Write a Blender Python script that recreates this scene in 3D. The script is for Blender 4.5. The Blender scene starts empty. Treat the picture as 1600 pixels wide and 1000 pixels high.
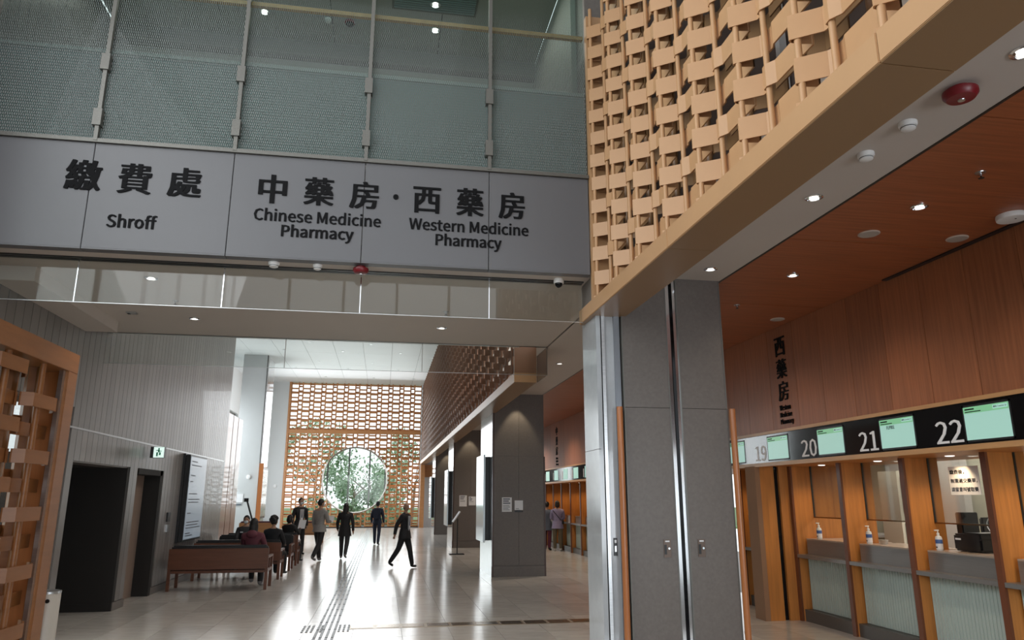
import bpy, bmesh, math, random
from mathutils import Vector, Matrix
random.seed(7)
PI = math.pi
SC = bpy.context.scene
COL = SC.collection

# ------------------------------------------------------------------ camera, world, lights, exposure
def set_camera():
    yaw, pitch, roll = math.radians(9.8266), math.radians(13.6916), math.radians(-0.02875)
    f = Vector((math.sin(yaw)*math.cos(pitch), math.cos(yaw)*math.cos(pitch), math.sin(pitch)))
    r = Vector((math.cos(yaw), -math.sin(yaw), 0)); u = r.cross(f)
    r2 = math.cos(roll)*r + math.sin(roll)*u; u2 = -math.sin(roll)*r + math.cos(roll)*u
    cd = bpy.data.cameras.new('camera'); cam = bpy.data.objects.new('camera', cd)
    COL.objects.link(cam)
    M = Matrix((r2, u2, -f)).transposed().to_4x4(); M.translation = (0, 0, 1.8)
    cam.matrix_world = M
    cd.sensor_width = 36; cd.lens = 36*1135.18/1600; cd.clip_start = .05; cd.clip_end = 300
    SC.camera = cam
set_camera()
SC.view_settings.view_transform = 'Standard'
SC.view_settings.look = 'None'
SC.view_settings.exposure = 0.0
SC.view_settings.gamma = 1.0
SC.view_settings.use_curve_mapping = False
SC.cycles.max_bounces = 8
SC.cycles.diffuse_bounces = 4
SC.cycles.glossy_bounces = 4
SC.cycles.transparent_max_bounces = 16
SC.cycles.sample_clamp_indirect = 4.0

W = bpy.data.worlds.new('overcast_sky'); SC.world = W
W.use_nodes = True
W.node_tree.nodes['Background'].inputs[0].default_value = (.93, .97, 1, 1)
W.node_tree.nodes['Background'].inputs[1].default_value = 1.65

def area(name, loc, direction, sx, sy, power, color=(1, 1, 1)):
    d = bpy.data.lights.new(name, 'AREA'); d.shape = 'RECTANGLE'; d.size = sx; d.size_y = sy
    d.energy = power; d.color = color
    o = bpy.data.objects.new(name, d); COL.objects.link(o); o.location = loc
    o.rotation_euler = Vector(direction).to_track_quat('-Z', 'Y').to_euler()
    return o
def spot(name, loc, direction, power, angle=60, color=(1, .85, .65), blend=.6, size=.03):
    d = bpy.data.lights.new(name, 'SPOT'); d.energy = power; d.color = color
    d.spot_size = math.radians(angle); d.spot_blend = blend; d.shadow_soft_size = size
    o = bpy.data.objects.new(name, d); COL.objects.link(o); o.location = loc
    o.rotation_euler = Vector(direction).to_track_quat('-Z', 'Y').to_euler()
    return o
# daylight through the glazing
area('daylight_far_side_window', (-8.15, 38.5, 3.6), (1, -.1, -.1), 9, 5.5, 800, (.92, .97, 1))
area('daylight_far_wall', (-1.9, 46.2, 4.6), (0, -1, -.35), 8, 7, 580, (.92, .97, 1))
area('daylight_entrance_side_window', (-4.1, 2.2, 6.0), (1, .12, -.25), 7.5, 4.6, 300, (.96, .98, 1))
area('daylight_counter_hall_door', (5.0, -3.8, 1.7), (.05, 1, 0), 3, 2.6, 150, (.85, .93, 1))
area('office_ceiling_panel', (8.3, 8.2, 2.68), (0, 0, -1), 2, 6, 110, (1, .96, .88))
area('upper_floor_light', (-1, 9.2, 8.6), (0, 0, -1), 6, 1.5, 36, (1, .95, .86))
area('gallery_fill', (3.5, 19, 8.5), (0, 0, -1), 1.2, 12, 700, (1, .95, .88))  # unseen light added inside the gallery so the lattice holes show white
for _i, (_x, _y) in enumerate(((-2.73, 8.62), (-2.72, 10.6), (.77, 10.6), (.77, 8.9))):
    spot('passage_lamp_%d' % _i, (_x, _y, 4.22), (0, 0, -1), 60, 120, (1, .9, .78), .8)
for _i, (_x, _y) in enumerate(((4.53, 5.25), (4.53, 7.3), (4.53, 9.4), (4.53, 18), (4.53, 22), (4.53, 26))):
    spot('counter_hall_lamp_%d' % _i, (_x, _y, 4.22), (0, 0, -1), 45 if _y < 15 else 170, 130, (1, .85, .70), .8)

# ------------------------------------------------------------------ materials
MATS = {}
def mat(name, color, rough=.5, metal=0., var=0., scale=(4, 4, 4), bump=0., spec=.5, emit=0., coat=0., rnd=0.):
    if name in MATS: return MATS[name]
    m = bpy.data.materials.new(name); m.use_nodes = True
    nt = m.node_tree; N = nt.nodes; L = nt.links; b = N['Principled BSDF']
    b.inputs['Base Color'].default_value = (*color, 1); b.inputs['Roughness'].default_value = rough
    b.inputs['Metallic'].default_value = metal; b.inputs['Specular IOR Level'].default_value = spec
    b.inputs['Coat Weight'].default_value = coat
    if emit:
        b.inputs['Emission Color'].default_value = (*color, 1); b.inputs['Emission Strength'].default_value = emit
    if var or bump or rnd:
        tc = N.new('ShaderNodeTexCoord'); mp = N.new('ShaderNodeMapping'); mp.inputs['Scale'].default_value = scale
        no = N.new('ShaderNodeTexNoise'); no.inputs['Scale'].default_value = 1; no.inputs['Detail'].default_value = 6
        no.inputs['Roughness'].default_value = .6
        L.new(tc.outputs['Object'], mp.inputs[0]); L.new(mp.outputs[0], no.inputs['Vector'])
        fac = no.outputs['Fac']
        if rnd:
            oi = N.new('ShaderNodeObjectInfo'); ma = N.new('ShaderNodeMath'); ma.operation = 'MULTIPLY_ADD'
            L.new(oi.outputs['Random'], ma.inputs[0]); ma.inputs[1].default_value = rnd; ma.inputs[2].default_value = -rnd/2
            ad = N.new('ShaderNodeMath'); ad.operation = 'ADD'; L.new(fac, ad.inputs[0]); L.new(ma.outputs[0], ad.inputs[1]); fac = ad.outputs[0]
        if var or rnd:
            rp = N.new('ShaderNodeValToRGB'); v = var or .2
            rp.color_ramp.elements[0].position = .25; rp.color_ramp.elements[1].position = .75
            rp.color_ramp.elements[0].color = (*[c*(1-v) for c in color], 1)
            rp.color_ramp.elements[1].color = (*[min(1, c*(1+v)) for c in color], 1)
            L.new(fac, rp.inputs[0]); L.new(rp.outputs[0], b.inputs['Base Color'])
        if bump:
            bp = N.new('ShaderNodeBump'); bp.inputs['Strength'].default_value = bump; bp.inputs['Distance'].default_value = .01
            L.new(no.outputs['Fac'], bp.inputs['Height']); L.new(bp.outputs[0], b.inputs['Normal'])
    MATS[name] = m; return m
def glass_mat(name, color=(1, 1, 1), refl=.12, rough=.02, diffuse=0., dcol=(.7, .8, .8), fk=.5):
    m = bpy.data.materials.new(name); m.use_nodes = True; nt = m.node_tree; N = nt.nodes; L = nt.links
    N.remove(N['Principled BSDF']); out = N['Material Output']
    t = N.new('ShaderNodeBsdfTransparent'); t.inputs[0].default_value = (*color, 1)
    g = N.new('ShaderNodeBsdfGlossy'); g.inputs['Roughness'].default_value = rough
    mx = N.new('ShaderNodeMixShader')
    lw = N.new('ShaderNodeLayerWeight'); lw.inputs[0].default_value = .25
    ma = N.new('ShaderNodeMath'); ma.operation = 'MULTIPLY_ADD'; L.new(lw.outputs['Fresnel'], ma.inputs[0]); ma.inputs[1].default_value = fk; ma.inputs[2].default_value = refl
    ma.use_clamp = True
    L.new(ma.outputs[0], mx.inputs[0]); L.new(t.outputs[0], mx.inputs[1]); L.new(g.outputs[0], mx.inputs[2])
    last = mx
    if diffuse:
        d = N.new('ShaderNodeBsdfDiffuse'); d.inputs[0].default_value = (*dcol, 1)
        tl = N.new('ShaderNodeBsdfTranslucent'); tl.inputs[0].default_value = (*dcol, 1)
        a = N.new('ShaderNodeMixShader'); a.inputs[0].default_value = .5; L.new(d.outputs[0], a.inputs[1]); L.new(tl.outputs[0], a.inputs[2])
        b = N.new('ShaderNodeMixShader'); b.inputs[0].default_value = diffuse; L.new(mx.outputs[0], b.inputs[1]); L.new(a.outputs[0], b.inputs[2]); last = b
    L.new(last.outputs[0], out.inputs[0]); MATS[name] = m; return m
def frit_mat(name):
    m = bpy.data.materials.new(name); m.use_nodes = True; nt = m.node_tree; N = nt.nodes; L = nt.links
    N.remove(N['Principled BSDF']); out = N['Material Output']
    tc = N.new('ShaderNodeTexCoord'); sp = N.new('ShaderNodeSeparateXYZ'); L.new(tc.outputs['Object'], sp.inputs[0])
    def M(op, a, b=None, c=None):
        n = N.new('ShaderNodeMath'); n.operation = op
        for i, v in enumerate((a, b, c)):
            if v is None: continue
            if isinstance(v, (int, float)): n.inputs[i].default_value = v
            else: L.new(v, n.inputs[i])
        return n.outputs[0]
    zr = M('MULTIPLY', sp.outputs[2], 29.); row = M('FLOOR', zr); fz = M('FRACT', zr)
    par = M('MULTIPLY', M('MODULO', row, 2.), .5)
    fx = M('FRACT', M('ADD', M('MULTIPLY', sp.outputs[0], 46.), par))
    thr = M('MINIMUM', M('MAXIMUM', M('MULTIPLY_ADD', sp.outputs[2], -.51, 3.9), 0.), .62)  # frit dots thin out upward
    mask = M('MULTIPLY', M('LESS_THAN', fx, thr), M('LESS_THAN', fz, .82))
    t = N.new('ShaderNodeBsdfTransparent'); t.inputs[0].default_value = (.82, .9, .88, 1)
    g = N.new('ShaderNodeBsdfGlossy'); g.inputs['Roughness'].default_value = .03
    mx = N.new('ShaderNodeMixShader'); mx.inputs[0].default_value = .01; L.new(t.outputs[0], mx.inputs[1]); L.new(g.outputs[0], mx.inputs[2])
    d = N.new('ShaderNodeBsdfDiffuse'); d.inputs[0].default_value = (.22, .235, .23, 1)
    m2 = N.new('ShaderNodeMixShader'); L.new(mask, m2.inputs[0]); L.new(mx.outputs[0], m2.inputs[1]); L.new(d.outputs[0], m2.inputs[2])
    L.new(m2.outputs[0], out.inputs[0]); MATS[name] = m; return m

TAN = mat('tan_lattice_metal', (.54, .305, .15), .42, var=.06, scale=(3, 3, 3))
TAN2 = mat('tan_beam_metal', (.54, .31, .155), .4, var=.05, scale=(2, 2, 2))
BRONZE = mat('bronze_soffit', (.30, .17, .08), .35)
LATL = mat('brown_timber_lattice', (.31, .125, .042), .35, var=.15, scale=(2, 2, 14))
GALSH = mat('gallery_lattice_shade_brown', (.19, .095, .055), .3, var=.1, scale=(3, 3, 3))  # darker brown puts the shade on the gallery slats into their colour
ORANGE = mat('orange_timber_lattice', (.50, .23, .09), .4, var=.15, scale=(2, 2, 14))
CEILW = mat('beige_painted_ceiling', (.56, .50, .45), .55, var=.03, scale=(1, 1, 1))
WHITEP = mat('white_paint', (.82, .83, .83), .6)
WHITEG = mat('white_ceiling_panel', (.80, .82, .83), .5, rnd=.15, var=.03, scale=(1, 1, 1))
SIGN = mat('grey_sign_panel', (.145, .145, .155), .35, var=.03, scale=(1, 1, 1))
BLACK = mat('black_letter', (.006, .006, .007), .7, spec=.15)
STONE = mat('grey_stone_cladding', (.15, .13, .117), .4, var=.12, scale=(30, 30, 30))
STONEL = mat('pale_polished_stone', (.42, .44, .46), .12, var=.06, scale=(8, 8, 8), coat=.3)
PLANK = mat('ribbed_wall_tile', (.20, .185, .175), .32, var=.12, scale=(3, 3, 3), rnd=.5, coat=.12)
CHAR = mat('charcoal_recess', (.02, .018, .017), .8)
WOODW = mat('red_brown_veneer', (.34, .12, .05), .4, var=.25, scale=(30, 30, 1.2), rnd=.2)
WOODC = mat('red_brown_ceiling_veneer', (.34, .10, .036), .42, var=.28, scale=(1.2, 30, 30))
WOODN = mat('orange_niche_veneer', (.52, .20, .045), .38, var=.22, scale=(22, 22, 1.3))
WOODT = mat('pale_timber_trim', (.55, .30, .13), .35, var=.12, scale=(20, 2, 20))
WOODH = mat('timber_handle', (.42, .15, .05), .3, var=.15, scale=(20, 20, 1.5), coat=.2)
WOODB = mat('dark_bench_timber', (.15, .055, .028), .35, var=.2, scale=(2, 20, 20))
WOODL = mat('light_bench_timber', (.50, .24, .10), .4, var=.15, scale=(2, 20, 20))
PINKW = mat('pale_pink_timber', (.45, .27, .20), .3, var=.15, scale=(12, 12, 1.), coat=.3)
CHROME = mat('chrome', (.8, .82, .85), .12, 1.)
STEEL = mat('brushed_steel', (.55, .56, .57), .3, 1., var=.1, scale=(2, 2, 60))
DSTEEL = mat('dark_metal', (.05, .05, .05), .35, .8)
BRASS = mat('brass_grate', (.24, .17, .10), .25, 1.)
GREYM = mat('grey_metal_post', (.17, .165, .15), .4, .4)
FLOORT = mat('floor_stone_tile', (.58, .55, .51), .17, var=.14, scale=(2.5, 6, 6), rnd=.35, spec=.4)
FLOORB = mat('floor_joint', (.16, .145, .13), .6)
BLKP = mat('black_gloss_panel', (.006, .006, .007), .08, spec=.3)
SCREEN = mat('pale_green_screen', (.33, .57, .50), .3, emit=.55)
SCREENH = mat('green_screen_header', (.20, .50, .28), .3, emit=.5)
SCREENB = mat('screen_box', (.36, .62, .55), .3, emit=.55)
NUM = mat('white_numeral', (.88, .88, .9), .5)
COUNTERM = mat('grey_counter_metal', (.30, .29, .28), .3, .55, var=.05, scale=(2, 2, 50))
COUNTERT = mat('stone_countertop', (.52, .42, .34), .2)
FROST = mat('ribbed_frosted_glass', (.46, .54, .50), .25, var=.03, scale=(2, 60, 2), coat=.2)
CREAM = mat('cream_wall', (.66, .62, .50), .6)
WHITEW = mat('white_ware', (.85, .85, .84), .35)
BLKPL = mat('black_plastic', (.012, .012, .013), .35)
RED = mat('red_alarm', (.19, .010, .016), .35)
LAMP = mat('lamp_lens', (1, .95, .86), .4, emit=9)
LAMPD = mat('dim_lamp_lens', (1, .96, .88), .4, emit=1.6)
SKIN = mat('skin', (.42, .24, .16), .5)
HAIR = mat('black_hair', (.012, .010, .009), .5)
PAPER = mat('white_paper', (.80, .81, .84), .6)
GREYW = mat('pale_grey_wall', (.66, .68, .69), .5)
GREYC = mat('pale_grey_column', (.55, .57, .58), .4, var=.03, scale=(1, 1, 1))
LEAF = mat('tree_leaf', (.27, .40, .25), .6, var=.4, scale=(1, 1, 1))
BARK = mat('tree_bark', (.30, .25, .20), .8, var=.3, scale=(4, 4, 1))
LAWN = mat('lawn', (.10, .17, .06), .9, var=.3, scale=(3, 3, 3))
PURPLE = mat('plum_cushion', (.14, .06, .09), .7)
BLKL = mat('black_leather', (.012, .012, .013), .4)
GLASS = glass_mat('clear_glass', (.95, .98, .97), .05)
GLASSR = glass_mat('smoke_curtain_glass', (.93, .95, .94), .03, fk=.22)
GLASSO = glass_mat('office_glass', (.97, .99, .98), .02)
TEAL = glass_mat('teal_frosted_glass', (.75, .9, .9), .03, .1, .74, (.34, .53, .55))
FRIT = frit_mat('fritted_glass')

# ------------------------------------------------------------------ geometry helpers
class G:
    def __init__(s): s.v = []; s.f = []; s.m = []; s.cur = 0
    def add(s, vs, fs):
        o = len(s.v); s.v += [tuple(p) for p in vs]; s.f += [tuple(i+o for i in f) for f in fs]; s.m += [s.cur]*len(fs); return s
    def box(s, x0, y0, z0, x1, y1, z1):
        x0, x1 = min(x0, x1), max(x0, x1); y0, y1 = min(y0, y1), max(y0, y1); z0, z1 = min(z0, z1), max(z0, z1)
        v = [(x0, y0, z0), (x1, y0, z0), (x1, y1, z0), (x0, y1, z0), (x0, y0, z1), (x1, y0, z1), (x1, y1, z1), (x0, y1, z1)]
        return s.add(v, [(0, 3, 2, 1), (4, 5, 6, 7), (0, 1, 5, 4), (1, 2, 6, 5), (2, 3, 7, 6), (3, 0, 4, 7)])
    def cbox(s, c, d): return s.box(c[0]-d[0]/2, c[1]-d[1]/2, c[2]-d[2]/2, c[0]+d[0]/2, c[1]+d[1]/2, c[2]+d[2]/2)
    def prism(s, poly, vec):   # closed polygon (3-D points) pushed along vec
        n = len(poly); vec = Vector(vec); a = [Vector(p) for p in poly]; b = [p+vec for p in a]
        fs = [tuple(range(n-1, -1, -1)), tuple(range(n, 2*n))]+[(i, (i+1) % n, (i+1) % n+n, i+n) for i in range(n)]
        return s.add(a+b, fs)
    def strip(s, path, t, vec):  # a folded band: open 3-D path given thickness offsets t (list of vectors) pushed along vec
        poly = [Vector(p) for p in path]+[Vector(p)+Vector(q) for p, q in reversed(list(zip(path, t)))]
        n = len(path); vec = Vector(vec); m = 2*n
        vs = poly+[p+vec for p in poly]
        fs = [(i, (i+1) % m, (i+1) % m+m, i+m) for i in range(m)]
        for i in range(n-1):
            fs.append((i, m-1-i, m-2-i, i+1)); fs.append((i+m, i+1+m, m-2-i+m, m-1-i+m))
        return s.add(vs, fs)
    def tube(s, p, q, r0, r1=None, n=10, cap=True):
        p, q = Vector(p), Vector(q); r1 = r0 if r1 is None else r1; d = (q-p).normalized()
        a = d.orthogonal().normalized(); b = d.cross(a)
        vs = [p+(a*math.cos(2*PI*i/n)+b*math.sin(2*PI*i/n))*r0 for i in range(n)]+[q+(a*math.cos(2*PI*i/n)+b*math.sin(2*PI*i/n))*r1 for i in range(n)]
        fs = [(i, (i+1) % n, (i+1) % n+n, i+n) for i in range(n)]
        if cap: fs += [tuple(range(n-1, -1, -1)), tuple(range(n, 2*n))]
        return s.add(vs, fs)
    def lathe(s, prof, c, n=20, axis='z'):
        vs = []; fs = []; k = len(prof)
        for r, z in prof:
            for i in range(n):
                a = 2*PI*i/n
                x, y, w = r*math.cos(a), r*math.sin(a), z
                if axis == 'y': x, y, w = x, w, y
                if axis == 'x': x, y, w = w, x, y
                vs.append((c[0]+x, c[1]+y, c[2]+w))
        for j in range(k-1):
            for i in range(n):
                fs.append((j*n+i, j*n+(i+1) % n, (j+1)*n+(i+1) % n, (j+1)*n+i))
        fs.append(tuple(range(n-1, -1, -1))); fs.append(tuple(range((k-1)*n, k*n)))
        return s.add(vs, fs)
    def ball(s, c, r, n=12, k=8):
        rx, ry, rz = r if hasattr(r, '__len__') else (r, r, r)
        vs = []; fs = []
        for j in range(k+1):
            t = PI*(j+.02)/(k+.04)
            for i in range(n):
                a = 2*PI*i/n; vs.append((c[0]+rx*math.sin(t)*math.cos(a), c[1]+ry*math.sin(t)*math.sin(a), c[2]+rz*math.cos(t)))
        for j in range(k):
            for i in range(n): fs.append((j*n+i, (j+1)*n+i, (j+1)*n+(i+1) % n, j*n+(i+1) % n))
        fs.append(tuple(range(n))); fs.append(tuple(range(k*n+n-1, k*n-1, -1)))
        return s.add(vs, fs)
    def ring(s, c, R, r, n=48, m=8, axis='y'):
        vs = []; fs = []
        for i in range(n):
            a = 2*PI*i/n
            for j in range(m):
                b = 2*PI*j/m; q = R+r[0]*math.cos(b); w = r[1]*math.sin(b)
                p = (q*math.cos(a), w, q*math.sin(a)) if axis == 'y' else (q*math.cos(a), q*math.sin(a), w)
                vs.append((c[0]+p[0], c[1]+p[1], c[2]+p[2]))
        for i in range(n):
            for j in range(m): fs.append((i*m+j, i*m+(j+1) % m, ((i+1) % n)*m+(j+1) % m, ((i+1) % n)*m+j))
        return s.add(vs, fs)
    def mesh(s, name, mats, smooth=False, bevel=0):
        me = bpy.data.meshes.new(name); me.from_pydata(s.v, [], s.f)
        if not isinstance(mats, (list, tuple)): mats = [mats]
        for x in mats: me.materials.append(x)
        if len(mats) > 1: me.polygons.foreach_set('material_index', s.m)
        bm = bmesh.new(); bm.from_mesh(me)
        if bevel:
            bmesh.ops.bevel(bm, geom=[e for e in bm.edges if len(e.link_faces) == 2 and e.calc_face_angle(0) > .5], offset=bevel, segments=2, affect='EDGES', clamp_overlap=True)
        bmesh.ops.recalc_face_normals(bm, faces=bm.faces)
        bm.to_mesh(me); bm.free()
        if smooth:
            me.shade_smooth()
            try: me.set_sharp_from_angle(angle=math.radians(40))
            except Exception: pass
        me.update(); return me
    def build(s, name, mats, parent=None, smooth=False, bevel=0, kind=None, label=None):
        return link(name, s.mesh(name, mats, smooth, bevel), parent, kind, label)
def put(o, parent):
    o.parent = parent
    if parent is not None: o.matrix_parent_inverse = Matrix.Translation(parent.location).inverted() if not parent.parent else parent.matrix_parent_inverse.copy()
def absloc(o):
    return o.location
def link(name, me, parent=None, kind=None, label=None, loc=None):
    o = bpy.data.objects.new(name, me); COL.objects.link(o)
    if loc is not None: o.location = loc
    if parent is not None:
        o.parent = parent
        w = Vector((0, 0, 0)); q = parent
        while q is not None: w += Vector(q.location)+q.matrix_parent_inverse.translation; q = q.parent
        o.matrix_parent_inverse = Matrix.Translation(-w)
    if kind: o['kind'] = kind
    if label: o['label'] = label
    return o
def tag(o, label, cat, group=None):
    o['label'] = label; o['category'] = cat
    if group: o['group'] = group
    return o
def thing(name, label, cat, loc=(0, 0, 0), group=None):
    o = bpy.data.objects.new(name, None); COL.objects.link(o); o.location = loc; o.empty_display_size = .1
    return tag(o, label, cat, group)
def copy_tree(o, delta, label=None, parent=None):
    c = o.copy(); COL.objects.link(c)
    if parent is None:
        c.location = Vector(o.location)+Vector(delta)
        if label: c['label'] = label
    else: c.parent = parent
    for ch in o.children: copy_tree(ch, delta, None, c)
    return c
def S(name, g, m, parent=None, **k):
    o = g.build(name, m, parent, **k)
    if parent is None: o['kind'] = 'structure'
    return o

try:   # Blender's own bundled interface typeface; falls back to the built-in one
    SANS = bpy.data.fonts.load(bpy.utils.system_resource('DATAFILES')+'/fonts/Noto Sans CJK Regular.woff2')
except Exception: SANS = None
def text_mesh(s, bold=0., vbold=0.):
    cu = bpy.data.curves.new('txt', 'FONT'); cu.body = s; cu.size = 1; cu.resolution_u = 2
    cu.offset = bold; cu.fill_mode = 'FRONT'
    if SANS: cu.font = SANS
    o = bpy.data.objects.new('txt', cu); COL.objects.link(o)
    bpy.context.view_layer.update()
    me = bpy.data.meshes.new_from_object(o.evaluated_get(bpy.context.evaluated_depsgraph_get()))
    bpy.data.objects.remove(o); bpy.data.curves.remove(cu)
    vs = [v.co.copy() for v in me.vertices]; fs = [tuple(p.vertices) for p in me.polygons]
    bpy.data.meshes.remove(me)
    return vs, fs
def lettering(name, s, o, ux, w, h, m, parent, bold=0., vbold=0., depth=.008, normal=None, label=None, keep=False):
    """text fitted in a w x h box whose lower-left corner is o; ux = reading direction, up = +z; front plate pushed back to give it depth"""
    vs, fs = text_mesh(s, bold)
    if not vs: return None
    ux = Vector(ux); up = Vector((0, 0, 1)); nrm = ux.cross(up)*-1   # points away from the reader
    x0 = min(v.x for v in vs); x1 = max(v.x for v in vs); y0 = min(v.y for v in vs); y1 = max(v.y for v in vs)
    sx = w/(x1-x0); sy = h/(y1-y0)
    if keep: sx = sy
    g = G(); o = Vector(o)
    shifts = [0] if not vbold else [-vbold, -vbold/2, 0, vbold/2, vbold]
    for k, d in enumerate(shifts):
        base = [o+ux*((v.x-x0)*sx+d*h)+up*((v.y-y0)*sy)+nrm*(.0004*k) for v in vs]
        g.add(base, fs)
        if depth:
            ec = {}
            for f in fs:
                for a, b in zip(f, f[1:]+f[:1]): ec[(a, b)] = 1
            edges = [(a, b) for (a, b) in ec if (b, a) not in ec]
            bk = [p+nrm*depth for p in base]; n = len(base)
            g.add(base+bk, [(a, a+n, b+n, b) for a, b in edges])
    return g.build(name, m, parent, label=label)

# ------------------------------------------------------------------ structure: floor
XL = -4.27; YF = 46.5; ZC = 4.26; ZT = 8.76
fl = S('floor', G().box(-9, -6, -.3, 12, 50, -.005), FLOORB)
tw, tl = .66, 1.32
tile = G().box(.0025, .0025, -.02, tw-.0025, tl-.0025, 0).mesh('floor_tile', FLOORT)
cells = [(XL-2+i*tw, 5.2+j*tl) for j in range(32) for i in range(20)]
cells.sort(key=lambda c: (c[0]+tw/2)**2*2+(c[1]+tl/2)**2)
vis = [c for c in cells if c[1] > 8.2 and -.62*c[1]-1 < c[0] < .75*c[1]+1]
keep = set(vis[:300])
for c in vis[:300]: link('floor_tile', tile, fl, loc=(c[0], c[1], 0))
g = G()
for c in cells:
    if c not in keep: g.box(c[0]+.0025, c[1]+.0025, -.02, c[0]+tw-.0025, c[1]+tl-.0025, 0)
g.build('floor_tiles_distant', FLOORT, fl, kind='stuff')

# tactile guide strip and drain
tp = thing('tactile_strip', 'long four-bar dark metal tactile guide strip running down the pale hall floor', 'tactile strip', (-.69, 10, 0))
for k in range(4):
    g = G(); x = -.815+k*.078; y = 9.3
    while y < 45: g.box(x-.017, y, .0005, x+.017, y+.58, .006); y += .62
    g.build('bar', DSTEEL, tp)
hz = thing('tactile_crossing', 'patch of short metal tactile bars where guide strip meets the drain', 'tactile paving', (-.7, 11.3, 0))
hzm = G().box(-.014, -.06, .0008, .014, .06, .007).mesh('stud', DSTEEL)
for r in range(4):
    for c in range(11):
        x = -1.02+c*.062; y = 11.04+r*.145
        if any(abs(x-(-.815+k*.078)) < .033 for k in range(4)): continue
        link('stud', hzm, hz, loc=(x, y, 0))
dr = thing('floor_drain', 'line of bronze floor drain covers crossing the hall floor', 'drain', (1.6, 11.3, 0))
G().box(-.40, 11.13, .0005, 4.0, 11.47, .002).build('frame', mat('drain_frame', (.45, .36, .26), .3, .6), dr)
dm = G().box(.022, 11.175, .002, .336, 11.425, .0045).mesh('grate', BRASS)
for k in range(12): link('grate', dm, dr, loc=(-.39+k*.358, 0, 0))
g = G()
for i in range(9):
    for j in range(4): g.box(5.15+j*.09, 11.2+i*.09, .0005, 5.2+j*.09, 11.25+i*.09, .007)
tag(g.build('tactile_pad', STEEL), 'small steel tactile pad on floor beside the counters behind timber column', 'tactile paving')

# ------------------------------------------------------------------ structure: left wall with ribbed cladding
wl = G()
wl.box(XL-.35, -4, 0, XL-.02, 6.6, 3.4); wl.box(XL-.35, -4, 8.4, XL-.02, 6.6, ZT); wl.box(XL-.35, 6.6, 3.0, XL-.02, 10.9, ZT); wl.box(XL-.35, 10.9, 0, XL-.02, 11.2, ZT)
wl.box(XL-.35, 11.2, 2.28, XL-.02, 13.5, ZT); wl.box(XL-.35, 13.5, 0, XL-.02, 14.05, ZT); wl.box(XL-.35, 14.05, 2.3, XL-.02, 15.5, ZT)
wl.box(XL-.35, 15.5, 0, XL-.02, 21.1, ZT); wl.box(XL-.35, 6.6, 0, XL-.02, 10.9, .1)
wall_left = S('wall_left', wl, STONE)
PW = .2
def plank(y0, z0, z1, w=PW):
    return G().box(XL-.02, y0+.005, z0, XL, y0+w-.005, z1)
mu = plank(0, 2.76, ZT-.02).mesh('cladding_plank', PLANK); mlow = plank(0, .14, 2.73).mesh('cladding_plank', PLANK)
mo = plank(0, 2.3, 2.73).mesh('cladding_plank', PLANK); mo3 = plank(0, 3.02, ZT-.02).mesh('cladding_plank', PLANK)
y = 6.6
while y < 21.05:
    inwin = 6.5 < y < 10.9
    link('cladding_plank', mo3 if inwin else mu, wall_left, loc=(0, y, 0))
    op = (11.1 < y < 13.5) or (13.95 < y < 15.5)
    if not inwin: link('cladding_plank', mo if op else mlow, wall_left, loc=(0, y, 0))
    y += PW
G().box(XL-.02, 10.9, 2.732, XL+.004, 21.1, 2.758).build('trim_strip', STEEL, wall_left, label='thin pale metal joint strip')
g = G().box(XL-.02, 10.9, 0, XL+.008, 11.2, .13).box(XL-.02, 13.5, 0, XL+.008, 14.05, .13).box(XL-.02, 15.5, 0, XL+.008, 21.1, .13)
S('baseboard_left', g, STONE)
# dark corridor recess
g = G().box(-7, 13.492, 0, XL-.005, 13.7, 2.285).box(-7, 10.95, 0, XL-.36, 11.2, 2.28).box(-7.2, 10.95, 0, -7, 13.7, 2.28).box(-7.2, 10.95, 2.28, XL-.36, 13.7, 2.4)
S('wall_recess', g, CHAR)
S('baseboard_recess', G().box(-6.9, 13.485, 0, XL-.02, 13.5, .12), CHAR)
# window in the left wall behind the lattice screen
w1 = S('window_1', G().box(XL-.2, 6.6, .1, XL-.16, 6.68, 3).box(XL-.2, 8.7, .1, XL-.16, 8.78, 3).box(XL-.2, 10.82, .1, XL-.16, 10.9, 3).box(XL-.2, 6.6, .1, XL-.16, 10.9, .16).box(XL-.2, 6.6, 2.94, XL-.16, 10.9, 3), GREYM)
G().box(XL-.185, 6.68, .16, XL-.175, 8.7, 2.94).build('pane', GLASS, w1); G().box(XL-.185, 8.78, .16, XL-.175, 10.82, 2.94).build('pane', GLASS, w1)
w5 = S('window_5', G().box(XL-.2, -4, 3.4, XL-.14, 6.6, 3.46).box(XL-.2, -4, 8.34, XL-.14, 6.6, 8.4), GREYM)
for k in range(6):
    G().box(XL-.2, -4+k*2.1, 3.46, XL-.14, -3.93+k*2.1, 8.34).build('mullion', GREYM, w5)
    if k < 5: G().box(XL-.18, -3.93+k*2.1, 3.46, XL-.17, -1.9+k*2.1, 8.34).build('pane', GLASS, w5)
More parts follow.
